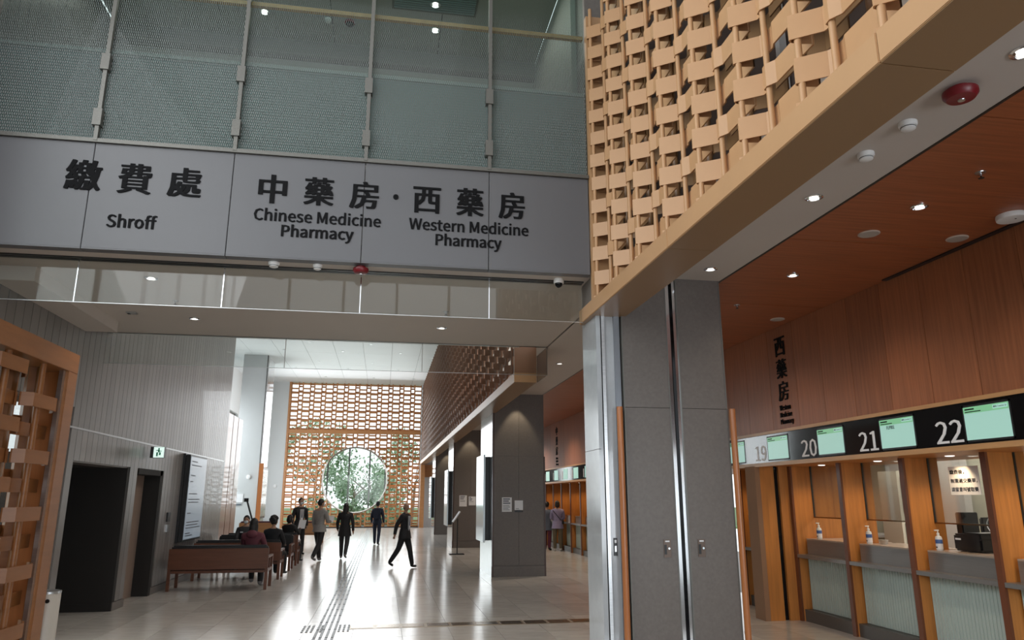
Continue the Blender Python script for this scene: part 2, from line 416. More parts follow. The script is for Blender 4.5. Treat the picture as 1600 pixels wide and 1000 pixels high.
# door
d1 = S('door_1', G().box(XL-.33, 14.05, 0, XL-.28, 15.5, 2.3), mat('door_veneer', (.26, .19, .15), .4, var=.12, scale=(10, 10, 1)))
g = G().box(XL-.28, 15.36, 0, XL+.01, 15.5, 2.3).box(XL-.28, 14.05, 2.2, XL+.01, 15.5, 2.3).box(XL-.28, 14.05, 0, XL-.2, 14.12, 2.3)
g.build('door_frame', CHAR, d1)
g = G(); pts = [(XL-.27, 14.3+.10*math.sin(PI*t/10), .75+.85*t/10) for t in range(11)]
for a, b in zip(pts, pts[1:]): g.tube(a, b, .012, n=6)
g.build('door_handle', BLKPL, d1, label='long curved dark pull handle')
t = thing('call_button', 'small dark call panel on ribbed wall right of the door', 'switch panel', (XL, 16.2, 1.3))
G().box(XL, 16.1, 1.32, XL+.03, 16.28, 1.5).build('plate', BLKPL, t); G().box(XL, 16.14, 1.12, XL+.03, 16.26, 1.26).build('button', STEEL, t)

# lit exit sign
t = thing('exit_sign', 'small lit white and green running figure sign on ribbed wall', 'sign', (XL+.3, 15.0, 2.6))
ex, ey = XL+.04, 14.45
G().box(ex, ey, 2.50, ex+.24, ey+.10, 2.70).build('housing', BLKPL, t)
G().box(ex+.06, ey-.012, 2.505, ex+.238, ey, 2.695).build('face', mat('exit_lit_face', (.75, .95, .88), .4, emit=.8), t)
GR = mat('exit_green', (.02, .35, .18), .5)
cx, yy0, yy1 = ex+.15, ey-.018, ey-.012
G().ball((cx, ey-.016, 2.665), (.015, .004, .015)).box(cx-.014, yy0, 2.60, cx+.014, yy1, 2.65).box(cx-.05, yy0, 2.63, cx-.014, yy1, 2.642).box(cx+.014, yy0, 2.615, cx+.05, yy1, 2.627).box(cx-.04, yy0, 2.53, cx-.012, yy1, 2.60).box(cx+.008, yy0, 2.55, cx+.036, yy1, 2.60).build('running_figure', GR, t)

# portrait display on the left wall
t = thing('wall_display', 'tall portrait information screen mounted on the ribbed left wall', 'screen', (XL, 18, 1.8))
G().box(XL, 16.9, .86, XL+.05, 18.6, 2.72).build('back_panel', BLKPL, t)
G().box(XL+.05, 16.95, .88, XL+.14, 18.5, 2.7).build('housing', BLKPL, t, bevel=.01)
sc = G().box(XL+.14, 16.99, .92, XL+.146, 18.46, 2.66).build('screen', mat('grey_blue_screen', (.30, .36, .42), .2, emit=.35), t)
INK = mat('grey_ink', (.10, .12, .15), .5)
g = G()
for z, w in ((2.55, .5), (2.47, .9), (2.25, .4), (2.12, .25), (1.86, .7), (1.74, 1.0), (1.68, .9), (1.45, .3), (1.26, 1.1), (1.2, 1.0), (1.14, 1.2), (1.03, .4), (.98, .6)):
    g.box(XL+.146, 17.1, z, XL+.1475, 17.1+w, z+.022)
g.build('text_lines', INK, sc)

# ------------------------------------------------------------------ structure: ceilings, beams, sign fascia
YS = 7.65; YLN = 11.77; XR = 2.65
S('ceiling', G().box(XL, YS+.12, ZC, XR, YLN, ZC+.22), CEILW)
S('ceiling_right', G().box(2.63, -4, ZC, 3.80, 50, ZC+.2), CEILW)
S('beam_bulkhead', G().box(XL, 8.4, ZC-.16, XL+.42, 11.0, ZC), CEILW)
cw = S('ceiling_timber', G().box(3.80, -4, ZC+.03, 6.3, 50, ZC+.2), CHAR)
yy = -1.0
while yy < 34:
    G().box(3.82, yy+.004, ZC+.012, 5.93, yy+2.392, ZC+.04).build('ceiling_panel', WOODC, cw); yy += 2.4
S('trim_1', G().box(3.795, -4, ZC-.004, 3.82, 50, ZC+.04), DSTEEL)
S('trim_2', G().box(5.66, 5.3, ZC-.004, 5.72, 7.3, ZC+.01), BLKPL)
# slab and upstand behind the sign
S('slab_upper', G().box(XL, YS+.06, ZC+.22, XR-.45, YLN, 5.40), CEILW)
S('lintel_edge', G().box(XL, YLN-.02, ZC, XR, YLN+.04, ZC+.03), DSTEEL)
S('wall_upper_lintel', G().box(XL, YLN, ZC+.03, 2.2, YLN+.25, ZT+.1), WHITEP)
# sign band: panels, letters
PX = [-4.53, -3.13, -1.73, -.335, 1.06, 2.235]
sg = thing('sign_fascia', 'long grey panel band over the passage lettered in Chinese and English', 'sign', (-1, YS, 4.26))
for a, b in zip(PX, PX[1:]):
    G().box(max(a, XL)+.004, YS, ZC+.012, b-.004, YS+.05, 5.43).build('sign_panel', SIGN, sg, bevel=.003)
    G().box(max(a, XL)+.004, YS+.002, ZC-.0, b-.004, YS+.12, ZC+.012).build('return_panel', SIGN, sg)
G().box(XL, YS-.03, 5.432, 2.235, YS+.06, 5.475).build('top_rail', GREYM, sg)
for ch, x0, x1, z0, z1 in [('繳', -3.374, -3.023, 4.892, 5.225), ('費', -2.865, -2.531, 4.886, 5.222), ('處', -2.372, -2.032, 4.886, 5.214), ('中', -1.454, -1.154, 4.879, 5.207), ('藥', -.978, -.659, 4.889, 5.212), ('房', -.492, -.170, 4.884, 5.199), ('西', .201, .514, 4.880, 5.187), ('藥', .688, .998, 4.877, 5.209), ('房', 1.167, 1.475, 4.876, 5.193)]:
    lettering('character', ch, (x0+.012, YS-.014, z0), (1, 0, 0), x1-x0-.024, z1-z0, BLACK, sg, vbold=.036, depth=.012)
for s, x0, x1, z0, h in [('Shroff', -2.913, -2.437, 4.503, .15), ('Chinese Medicine', -1.473, -.142, 4.677, .142), ('Pharmacy', -1.178, -.429, 4.470, .178), ('Western Medicine', .172, 1.511, 4.677, .142), ('Pharmacy', .469, 1.201, 4.470, .178)]:
    lettering('lettering', s, (x0, YS-.012, z0), (1, 0, 0), x1-x0, h, BLACK, sg, vbold=.032, depth=.01)
G().lathe([(.03, -.012), (.03, 0)], (.012, YS, 5.046), 20, 'y').build('character_dot', BLACK, sg)
# track behind the sign
S('trim_3', G().box(XL, 7.93, ZC-.012, 2.23, 7.985, ZC+.005).box(XL, 8.0, ZC-.012, 2.23, 8.05, ZC+.005), DSTEEL)

# hanging glass smoke curtains
def smoke_curtain(name, label, y, x0, x1, joints, wrap=False):
    t = thing(name, label, 'glass screen', ((x0+x1)/2, y, ZC))
    xs = [x0]+joints+[x1]
    for a, b in zip(xs, xs[1:]):
        G().box(a+.003, y-.006, 3.79, b-.003, y+.006, ZC).build('glass_panel', GLASSR, t)
    for j in joints:
        G().box(j-.005, y-.009, 3.79, j+.005, y+.009, ZC).build('joint_bead', CHROME, t)
    G().box(x0, y-.008, 3.784, x1, y+.008, 3.79).build('edge_bead', STEEL, t)
    if wrap: G().box(x1-.012, y, 3.79, x1, 12.62, ZC+.03).build('return_panel', mat('grey_glass_return', (.16, .14, .13), .12, coat=.5), t)
    return t
smoke_curtain('glass_smoke_curtain', 'frameless hanging glass screen just behind the sign band', 8.02, XL, 2.23, [-3.27, -1.80, -.335, 1.12])
smoke_curtain('glass_smoke_curtain', 'frameless hanging glass screen below the far edge of passage ceiling', YLN+.05, XL, XR, [-4.2, -1.62, .55], True)

# ------------------------------------------------------------------ upper floor behind the sign: fritted glass wall, posts
ub = thing('fritted_glass_balustrade', 'tall dotted glass wall standing on top of the sign band', 'glass wall', (-1, YS, 5.475))
for a, b in zip(PX, PX[1:]):
    G().box(max(a, XL)+.006, YS+.02, 5.475, b-.006, YS+.032, ZT).build('glass_panel', FRIT, ub)
for p in PX[1:-1]:
    po = G().box(p-.02, YS-.035, 5.45, p+.02, YS+.015, ZT).build('post', GREYM, ub)
    for z in (5.62, 6.28): G().box(p-.05, YS-.05, z, p+.035, YS+.05, z+.19).build('clamp', GREYM, po)
G().box(XL, YS+.10, 5.475, 2.235, YS+.115, 6.55).build('inner_screen', TEAL, ub)
G().box(XL, YS+.07, 6.55, 2.235, YS+.13, 6.595).build('rail', mat('white_rail', (.62, .66, .64), .4), ub)
G().box(XL, YS+.07, 7.34, 2.235, YS+.12, 7.39).build('upper_rail', WOODT, ub, label='slim timber rail above the dotted zone')
S('wall_upper', G().box(XL, 10.62, 5.4, 2.2, 10.8, ZT), mat('upper_wall', (.34, .32, .29), .6))
S('wall_upper_side', G().box(2.2, 8.15, 5.4, 2.3, 11, ZT), mat('upper_side_wall', (.36, .34, .31), .5))
S('beam_upper', G().box(XL, 10.45, 8.50, 2.2, 10.62, ZT), mat('upper_bulkhead', (.18, .165, .15), .6))
uc = S('ceiling_upper', G().box(XL, YS-.2, ZT+.02, 2.2, 11, ZT+.2), CHAR)
for i in range(4):
    for j in range(3):
        x0 = XL+i*1.62
        if i == 3: x1 = 2.2
        else: x1 = x0+1.62
        G().box(x0+.006, YS-.2+j*1.15+.006, ZT, x1-.006, YS-.2+(j+1)*1.15-.006, ZT+.03).build('ceiling_panel', mat('upper_ceiling', (.36, .345, .315), .6), uc)
t = thing('ceiling_vent', 'grey louvred air grille in the upper floor ceiling', 'vent', (.48, 9.0, ZT))
G().box(-.15, 8.3, ZT-.01, 1.08, 9.42, ZT-.002).build('frame', GREYM, t)
sl = G().box(-.12, 0, ZT-.022, 1.05, .022, ZT-.01).mesh('slat', mat('vent_slat', (.22, .28, .28), .5))
for k in range(22): link('slat', sl, t, loc=(0, 8.34+k*.048, 0))

# ------------------------------------------------------------------ woven lattices
Lp = .69; RP = .285; BH = .16
def band_path(kind):
    if kind == 'A': p = [(-.015, .13), (-.027, .05), (-.025, .005), (-.01, -.012), (.0, -.012), (.112, .14), (.15, .145), (.165, .112), (.21, .105), (.27, .145), (Lp-.015, .145)]
    else: p = [(-.005, .15), (-.022, .05), (-.02, .012), (-.006, 0), (.004, 0), (.11, .145), (.16, .168), (.22, .168), (.26, .15), (Lp-.005, .15)]
    return p
def band_mesh(name, m, o, U, D, kind, h=BH, reps=1, start=0):
    U, D = Vector(U), Vector(D); g = G()
    for r in range(reps):
        P = [(u+(r+start)*Lp, d) for u, d in band_path(kind)]
        g.strip([U*u+D*d for u, d in P], [D*.012]*len(P), (0, 0, h))
    return g.mesh(name, m)
# near lattice over the right-hand counter hall
nl = thing('woven_lattice', 'large tan woven metal lattice above the right-hand counters near us', 'lattice screen', (2.245, 4, 3.93))
X0 = 2.245
for kind in 'AB':
    me = band_mesh('slat', TAN, 0, (0, -1, 0), (1, 0, 0), kind)
    for r in range(13):
        if ('AB'[r % 2]) != kind: continue
        for k in range(9): link('slat', me, nl, loc=(X0, 7.54-k*Lp, 3.82+r*RP))
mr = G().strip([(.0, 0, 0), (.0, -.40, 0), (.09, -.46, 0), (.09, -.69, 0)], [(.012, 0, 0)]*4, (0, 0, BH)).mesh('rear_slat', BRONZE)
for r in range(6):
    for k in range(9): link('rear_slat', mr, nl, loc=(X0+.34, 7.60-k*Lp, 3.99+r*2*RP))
pm = G().tube((0, 0, 0), (0, 0, 3.75), .021, n=12).mesh('post', TAN, smooth=True); pmr = G().tube((0, 0, 0), (0, 0, 3.75), .03, n=10).mesh('rear_post', BRONZE, smooth=True)
for k in range(10):
    link('post', pm, nl, loc=(X0+.035, 7.54-k*Lp-.004, 3.9)); link('post', pm, nl, loc=(X0+.135, 7.54-k*Lp-.19, 3.9))
    link('rear_post', pmr, nl, loc=(X0+.31, 7.54-k*Lp-.3, 3.9))
g = G(); g.box(X0+.0, 7.60, 3.93, X0+.39, 7.68, 7.6)
g.build('end_jamb', TAN2, nl)
bm_ = thing('fascia_beam', 'smooth tan boxed beam under the near woven lattice', 'beam', (2.4, 4, 3.79))
for y0, y1 in ((-2.6, .04), (.04, 2.70), (2.70, 5.36), (5.36, 8.15)):
    G().box(X0-.02, y0+.003, 3.79, 2.63, y1-.003, 3.955).build('beam_casing', TAN2, bm_, bevel=.004)
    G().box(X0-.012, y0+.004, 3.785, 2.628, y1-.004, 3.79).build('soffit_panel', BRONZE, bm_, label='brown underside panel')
S('wall_lattice_end', G().box(X0+.02, 7.72, 3.95, 2.63, 8.14, ZT).box(2.63, 7.72, ZC+.2, 3.1, 8.14, ZT), STONE)
S('wall_upper_right', G().box(3.0, -4, ZC+.2, 3.1, 7.7, ZT), mat('dark_backing', (.10, .07, .06), .5))
slv = S('white_sliver_bars', G().box(2.93, 2.5, 4.5, 2.99, 2.56, 7).box(2.93, 4.6, 4.5, 2.99, 4.66, 7).box(2.93, 2.5, 4.5, 2.99, 7.0, 4.56), WHITEP)  # white bars before a solid wall stand in for bright slivers between slats
# far gallery lattice
gl = thing('woven_lattice', 'long woven lattice with painted-in brown shade along the upper right side of the far hall', 'lattice screen', (2.245, 29, 3.93))
Yg0 = 12.62; ng = 48
for r in range(17):
    k = 'AB'[r % 2]
    me = bpy.data.meshes.get('gallery_slat_'+k)
    if me is None:
        me = band_mesh('gallery_slat_'+k, GALSH, 0, (0, -1, 0), (1, 0, 0), k, h=.142, reps=ng)
    link('slat', me, gl, loc=(X0, YF-.2, 3.955-.08+r*RP))
pm2 = G().tube((0, 0, 0), (0, 0, ZT-3.9), .03, n=6).mesh('post', GALSH)
for k in range(ng):
    link('post', pm2, gl, loc=(X0+.052, YF-.2-k*Lp, 3.9)); link('post', pm2, gl, loc=(X0+.122, YF-.2-k*Lp-.215, 3.9))
gb = thing('fascia_beam', 'long pale-edged boxed beam under the far gallery lattice', 'beam', (2.4, 29, 3.79))
yy = Yg0
while yy < YF-.1:
    y1 = min(yy+2.8, YF)
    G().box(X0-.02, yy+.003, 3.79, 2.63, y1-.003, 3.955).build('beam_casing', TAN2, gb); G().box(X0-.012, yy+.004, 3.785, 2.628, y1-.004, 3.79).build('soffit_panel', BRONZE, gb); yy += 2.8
S('wall_gallery_end', G().box(X0-.02, Yg0, 3.955, 2.63, Yg0+.05, ZT), mat('gallery_end_panel', (.28, .13, .07), .4))
S('wall_gallery', G().box(4.4, Yg0, ZC+.2, 4.5, YF, ZT), mat('gallery_backing', (.75, .72, .68), .6))

# far hall: end wall lattice with round window
XW0, XW1 = -5.95, 2.2; CX, CZ, CR = -1.72, 2.83, 1.96
fs = thing('window_lattice', 'pale backlit woven lattice wall around the round window at hall end', 'lattice screen', (-1.9, YF, 0))
nrow = int(ZT/RP)
FW, FN, FH = .44, .25, .10
def cut(z, h):
    dz = 0 if z < CZ < z+h else min(abs(z-CZ), abs(z+h-CZ))
    if dz >= CR+.02: return [(XW0+.12, XW1)]
    hw = math.sqrt((CR+.02)**2-dz*dz); return [(XW0+.12, CX-hw), (CX+hw, XW1)]
def far_rows():
    for r in range(nrow+1):
        z = .05+r*RP
        full = []
        for k in range(13):   # wide bays sit low and proud, narrow bays half a row higher and set back
            u = XW0+.12+k*Lp
            full += [(u, .02, 0), (u+.02, .0, 0), (u+FW-.02, .03, 0), (u+FW-.005, .10, 0), (u+FW+.005, .11, RP/2), (u+FW+.03, .14, RP/2), (u+Lp-.03, .14, RP/2), (u+Lp-.006, .10, RP/2)]
        for a, b in cut(z, FH+RP/2):
            pts = [p for p in full if a <= p[0] <= b]
            if len(pts) < 2: continue
            if pts[0][0] > a+.01: pts.insert(0, (a, pts[0][1], pts[0][2]))
            if pts[-1][0] < b-.01: pts.append((b, pts[-1][1], pts[-1][2]))
            if z+FH+RP/2 > ZT: pts = [(p[0], p[1], 0) for p in pts]
            G().strip([(u, YF+d, z+q) for u, d, q in pts], [(0, .012, 0)]*len(pts), (0, 0, FH)).build('slat', ORANGE, fs)
        if r % 2 == 0:
            for a, b in cut(z+.12, .09):
                n = max(2, int((b-a)/.345)); G().strip([(a+(b-a)*i/n, YF+.40+.05*(i % 2), z+.12) for i in range(n+1)], [(0, .012, 0)]*(n+1), (0, 0, .09)).build('rear_slat', ORANGE, fs)
far_rows()
for k in range(13):
    for du, dd in ((.0, .06), (FW, .09)):
        x = XW0+.12+k*Lp+du
        if x > XW1: continue
        zs = [(0, ZT)]
        if abs(x-CX) < CR:
            h = math.sqrt(CR**2-(x-CX)**2); zs = [(0, CZ-h), (CZ+h, ZT)]
        for za, zb in zs: G().tube((x, YF+dd, za), (x, YF+dd, zb), .045, n=6).build('post', ORANGE, fs)
g = G().box(XW0+.1, YF-.03, 5.60, XW1, YF+.05, 5.84); g.build('cross_band', ORANGE, fs, label='solid orange band across the lattice')
g = G().box(XW0, YF-.05, 0, XW0+.12, YF+.5, ZT); g.build('side_jamb', ORANGE, fs)
g = G().box(XW0, YF-.04, 0, XW1, YF+.45, .06); g.build('sill', DSTEEL, fs)
rw = thing('round_window', 'large round window framed in pale timber in the end wall', 'window', (CX, YF, CZ))
G().ring((CX, YF+.18, CZ), CR, (.05, .26), 72, 8).build('ring_frame', mat('pale_ring', (.30, .24, .20), .4), rw, smooth=True)
G().lathe([(CR-.03, 0), (CR-.03, .012)], (CX, YF+.3, CZ), 64, 'y').build('pane', GLASS, rw)
for x in (-3.4, -2.12, -.86, .1):
    h = math.sqrt(CR**2-(x-CX)**2); G().box(x-.045, YF+.5, CZ-h, x+.045, YF+.62, CZ+h).build('mullion', GREYM, rw)
S('wall_back', G().box(-8.6, YF+.02, 0, XW0, YF+.4, ZT+.1), GREYW)
S('wall_back_right', G().box(2.2, YF+.02, 0, 7.2, YF+.4, ZT+.1), GREYW)
S('door_2', G().box(2.25, YF-.6, 0, 2.5, YF-.1, 3.75).box(2.5, YF-.12, 3.0, 3.9, YF, 3.75), ORANGE)
# far hall ceiling
fc = S('ceiling_hall', G().box(-8.6, YLN+.25, ZT+.03, 2.9, YF+.4, ZT+.3), CHAR)
cp = G().box(.006, .006, ZT, 1.37-.006, 3.5-.006, ZT+.04).mesh('ceiling_panel', WHITEG)
for i in range(9):
    for j in range(10): link('ceiling_panel', cp, fc, loc=(-8.6+.14+i*1.37-.95+.0, YLN+.25+j*3.5-.1, 0)) if -9.6+i*1.37 > -9.7 else None
# left side of the far hall
wf = G().box(-8.6, 21.1, 0, -8.3, 46.5, .5).box(-8.6, 21.1, 6.4, -8.3, 46.5, ZT).box(-8.6, 21.1, .5, -8.3, 33.5, 6.4).box(-8.6, 43.5, .5, -8.3, 46.5, 6.4).box(-8.6, 20.9, 0, XL-.02, 21.1, ZT)
S('wall_hall_left', wf, WHITEP)
w2 = S('window_2', G().box(-8.5, 33.5, .5, -8.44, 43.5, .58).box(-8.5, 33.5, 6.32, -8.44, 43.5, 6.4), GREYM)
for k in range(5): G().box(-8.5, 33.5+k*2.48, .5, -8.44, 33.58+k*2.48, 6.4).build('mullion', GREYM, w2)
for k in range(4): G().box(-8.48, 33.58+k*2.48, .58, -8.47, 35.98+k*2.48, 6.32).build('pane', GLASS, w2)
ps = thing('panel_screen', 'tall screen of pale timber boards with dark joints beyond the ribbed wall', 'screen', (XL, 22.3, 0))
for k in range(3): G().box(XL-.14, 21.26+k*.73, .02, XL-.02, 21.26+k*.73+.66, 4.08).build('board', PINKW, ps)
G().box(XL-.16, 21.2, 0, XL-.08, 23.45, 4.12).build('backing', DSTEEL, ps)
co = S('column_1', G().box(-7.12, 37.6, 0, -5.97, 40.0, ZT), GREYC, bevel=.01)
G().box(-5.975, 37.6, .0, -5.955, 37.75, ZT).build('edge_strip', CHAR, co); G().box(-5.97, 38.0, 0, -5.955, 39.98, ZT).build('side_panel', STONEL, co)

# ------------------------------------------------------------------ right-hand pillars
def pillar(idx, y0, y1, x0, x1, far=True):
    p = S('column_%d' % idx, G().box(x0+.02, y0+.02, 0, x1-.02, y1-.02, ZC), STONE)
    xm = (x0+x1)/2; jz = (2.87*.9+.18)
    for a, b in ((x0+.05, xm-.002), (xm+.002, x1-.04)):
        for za, zb in ((.25, 2.76), (2.765, ZC)): G().box(a, y0, za, b, y0+.03, zb).build('stone_panel', STONE, p)
    G().box(x0+.0, y0-.004, 0, x1, y0+.03, .235).build('plinth', STONE, p)
    G().box(x0, y0, 0, x0+.03, y1, 2.35).build('side_panel', STONEL, p); G().box(x0, y0, 2.355, x0+.03, y1, ZC).build('side_panel', STONEL, p)
    G().box(x0+.012, y0-.006, .0, x0+.05, y0+.02, ZC).build('corner_bead', mat('dark_corner_bead', (.07, .035, .025), .3), p)
    G().box(x1-.04, y0-.006, .0, x1, y0+.02, 2.75).build('corner_bead', mat('dark_corner_bead', (.07, .035, .025), .3), p)
    return p
pill = []
for i, y in enumerate((17.55, 27.6, 37.3)): pill.append(pillar(i+2, y, y+2.1, 2.555, 3.85))
for y in (17.55, 27.6, 37.3):
    spot('pillar_wash_%d' % int(y), (3.15, y-.32, ZC-.03), (0, .18, -1), 40, 62, (1, .86, .62), .5)
# near pillar: two hinged stone leaves with steel channels
np_ = S('column_near', G().box(2.30, 7.72, 0, 3.79, 8.22, ZC), STONE)
G().box(2.28, 7.66, 0, 2.30, 8.22, 2.30).build('side_panel', STONEL, np_); G().box(2.28, 7.66, 2.306, 2.30, 8.22, ZC).build('side_panel', STONEL, np_)
G().box(2.30, 7.66, 0, 2.33, 7.72, ZC).build('channel_edge', STONEL, np_)
G().box(2.33, 7.68, 0, 2.345, 7.72, ZC).build('channel_gap', CHAR, np_)
G().box(2.345, 7.665, 0, 2.38, 7.72, ZC).build('channel_rail', STEEL, np_); G().box(2.38, 7.69, 0, 2.49, 7.72, ZC).build('channel_back', STONEL, np_)
G().box(2.49, 7.67, 0, 2.555, 7.72, ZC).build('channel_rail', mat('blue_grey_metal', (.26, .28, .31), .25, .6), np_)
def leaf(label, x0, x1, hx, lock):
    t = thing('folding_door_leaf', label, 'door leaf', ((x0+x1)/2, 7.66, 0))
    for za, zb in ((0, 2.755), (2.76, ZC)): G().box(x0, 7.645, za, x1, 7.70, zb).build('stone_panel', STONE, t)
    G().box(x0-.012, 7.64, 0, x0, 7.70, ZC).build('edge_strip', GREYM, t); G().box(x1, 7.64, 0, x1+.012, 7.70, ZC).build('edge_strip', GREYM, t)
    h = G().tube((hx, 7.60, .1), (hx, 7.60, 2.755), .034, n=14).build('handle', WOODH, t, smooth=True, label='tall round timber pull bar')
    for z in (.4, 1.5, 2.5): G().box(hx-.01, 7.6, z, hx+.01, 7.66, z+.03).build('bracket', CHROME, h)
    k = G().box(lock-.04, 7.636, 1.18, lock+.04, 7.646, 1.36).build('lock_plate', mat('bronze_plate', (.14, .10, .08), .35, .4), t)
    G().box(lock-.034, 7.632, 1.21, lock-.008, 7.637, 1.31).build('lock_slot', BLKPL, k); G().tube((lock+.016, 7.637, 1.27), (lock+.016, 7.625, 1.27), .012, n=10).build('key_cylinder', CHROME, k)
    G().box(lock-.022, 7.633, 1.335, lock+.025, 7.637, 1.35).build('lock_label', PAPER, k)
leaf('grey stone door leaf left of steel gap on near pillar', 2.585, 3.10, 2.505, 2.99)
leaf('grey stone door leaf beside the timber counter hall on near pillar', 3.25, 3.77, 3.815, 3.375)
g = G().box(3.112, 7.64, 0, 3.15, 7.72, ZC); g.build('channel_rail', CHROME, np_)
G().box(3.15, 7.70, 0, 3.20, 7.73, ZC).build('channel_gap', BLKP, np_); G().box(3.20, 7.66, 0, 3.237, 7.72, ZC).build('channel_rail', CHROME, np_)
t = thing('switch_plate', 'slim black switch plate in the steel channel of near pillar', 'switch', (2.44, 7.69, 1.3))
G().box(2.415, 7.682, 1.2, 2.455, 7.69, 1.38).build('plate', BLKPL, t); G().box(2.425, 7.678, 1.33, 2.445, 7.683, 1.36).build('indicator', NUM, t); G().box(2.425, 7.678, 1.24, 2.445, 7.683, 1.30).build('key', STEEL, t)
# pillar displays and notices
for i, y in enumerate((17.75, 27.9, 37.6)):
    t = thing('pillar_display', ['tall thin screen on the hall side of nearest far pillar', 'tall thin screen on the hall side of middle far pillar', 'tall thin screen on the hall side of farthest far pillar'][i], 'screen', (2.5, y+.6, 1.8))
    G().box(2.42, y+.05, .80, 2.555, y+1.3, 2.75).build('housing', BLKPL, t, bevel=.01)
    G().box(2.375, y+.0, .76, 2.42, y+1.35, 2.80).build('screen', mat('pillar_screen', (.5, .58, .62), .1, emit=.25), t)
def notice(name, label, y, x, z, w, h, rows, par=None):
    t = thing(name, label, 'notice', (x+w/2, y, z))
    G().box(x, y-.012, z, x+w, y, z+h).build('sheet', PAPER, t)
    g = G(); zz = z+h-.05
    for i, ww in enumerate(rows):
        hh = .026 if i < 3 else .011
        if ww: g.box(x+.025, y-.0135, zz, x+.025+ww*(w-.05), y-.012, zz+hh)
        zz -= hh+.022
    g.build('text_lines', INK, t)
    return t
notice('wall_notice', 'white printed notice with bold lines, left one on nearest far pillar', 17.55, 2.795, 1.46, .235, .33, [.9, .75, .95, .8, .9, .7, .85])
t = notice('wall_notice', 'white notice in dark holder, right one on nearest far pillar', 17.55, 3.10, 1.50, .20, .22, [0, 0, 0, .5, .6])
G().box(3.10, 17.53, 1.45, 3.30, 17.55, 1.485).build('holder', BLKPL, t)
notice('wall_notice', 'white printed notice, left one on middle far pillar', 27.6, 2.80, 1.46, .28, .40, [.8, .7, .6, .8, .8])
notice('wall_notice', 'white notice in dark holder, right one on middle far pillar', 27.6, 3.15, 1.5, .26, .32, [.3, .5, .4, .7])

# ------------------------------------------------------------------ right-hand wall: veneer panels, call displays
XWD = 5.73
ww = S('wall_right', G().box(XWD+.02, -1, 2.77, XWD+.5, 50, ZC+.03), CHAR)
ys = [5.52-.65*k for k in range(6, 0, -1)]+[5.52, 6.17, 6.82, 7.47, 8.13, 8.77, 9.40, 10.12, 10.84]+[10.84+.65*k for k in range(1, 50)]
for a, b in zip(ys, ys[1:]): G().box(XWD, a+.003, 2.765, XWD+.03, b-.003, ZC+.01).build('veneer_panel', WOODW, ww)
S('trim_4', G().box(XWD-.02, -1, 2.72, XWD+.4, 50, 2.762), WOODT)
S('trim_5', G().box(XWD-.02, -1, 2.25, XWD+.03, 50, 2.305), WOODT)
S('ceiling_counter', G().box(XWD+.03, -1, 2.262, 7.3, 50, 2.30), WOODN)
db = thing('display_band', 'glossy black call display band above the numbered counters', 'display', (XWD, 8, 2.5))
for y0, y1 in [(4.6+1.285*k, 4.6+1.285*(k+1)) for k in range(25)]:
    G().box(XWD+.0, y0+.002, 2.305, XWD+.06, y1-.002, 2.72).build('band_panel', BLKP, db)
def numeral(s, y0, y1, z0=2.335, z1=2.565):
    return lettering('numeral', s, (XWD-.006, y0, z0), (0, -1, 0), y0-y1, z1-z0, NUM, db, vbold=.016, depth=.005)
def call_screen(y0, y1, num, extra=None):
    sc = G().box(XWD-.006, y1, 2.345, XWD+.005, y0, 2.668).build('screen', SCREEN, db)
    G().box(XWD-.008, y1, 2.605, XWD-.006, y0, 2.668).build('header', SCREENH, sc)
    G().box(XWD-.0095, y1+.01, 2.62, XWD-.008, y1+.18, 2.656).build('counter_box', SCREENB, sc)
    lettering('counter_label', '櫃枱 Counter '+num, (XWD-.0105, y1+.172, 2.63), (0, -1, 0), .155, .018, BLACK, sc, vbold=.02, depth=0)
    g = G().box(XWD-.009, y0-.14, 2.638, XWD-.008, y0-.02, 2.652).box(XWD-.009, y0-.22, 2.615, XWD-.008, y0-.02, 2.624); g.build('header_text', BLACK, sc)
    if extra: lettering('call_number', extra, (XWD-.0085, y0-.12, 2.555), (0, -1, 0), .13, .04, BLACK, sc, vbold=.02, depth=0)
    g = G().box(XWD-.003, y1-.02, 2.325, XWD+.002, y0+.02, 2.345).box(XWD-.003, y0, 2.325, XWD+.002, y0+.02, 2.69).box(XWD-.003, y1-.02, 2.325, XWD+.002, y1, 2.69).box(XWD-.003, y1-.02, 2.668, XWD+.002, y0+.02, 2.69); g.build('bezel', BLKPL, sc)
numeral('22', 6.85, 6.49); numeral('21', 8.14, 7.80); numeral('20', 9.42, 9.06); numeral('19', 10.72, 10.40)
call_screen(6.44, 5.89, '22'); call_screen(7.73, 7.17, '21', 'FLP001'); call_screen(9.01, 8.45, '20'); call_screen(10.33, 9.77, '19'); call_screen(11.60, 11.08, '18')
for k, y in enumerate((20.2, 21.5, 22.8, 24.1, 25.4)):
    sc = G().box(XWD-.006, y, 2.345, XWD+.005, y+.55, 2.668).build('screen', SCREEN, db)
    G().box(XWD-.006, y+.66, 2.36, XWD, y+.72, 2.6).build('numeral', NUM, db)
def wall_words(label, y, rows, w, zs):
    t = thing('wall_lettering', label, 'sign', (XWD, y, 3))
    for s, z0, h, wd in rows:
        cj = ord(s[0]) > 1000
        lettering('character' if cj else 'lettering', s, (XWD-.012, y+(w/2 if cj else .14), z0), (0, -1, 0), wd, h, BLACK, t, vbold=.034 if cj else .012, depth=.01)
wall_words('vertical black Chinese and English pharmacy lettering on veneer above counter 20', 9.75, [('西', 3.83, .28, .26), ('藥', 3.50, .28, .26), ('房', 3.17, .28, .26), ('Western', 3.03, .075, .29), ('Medicine', 2.93, .075, .31), ('Pharmacy', 2.81, .095, .34)], .27, 0)
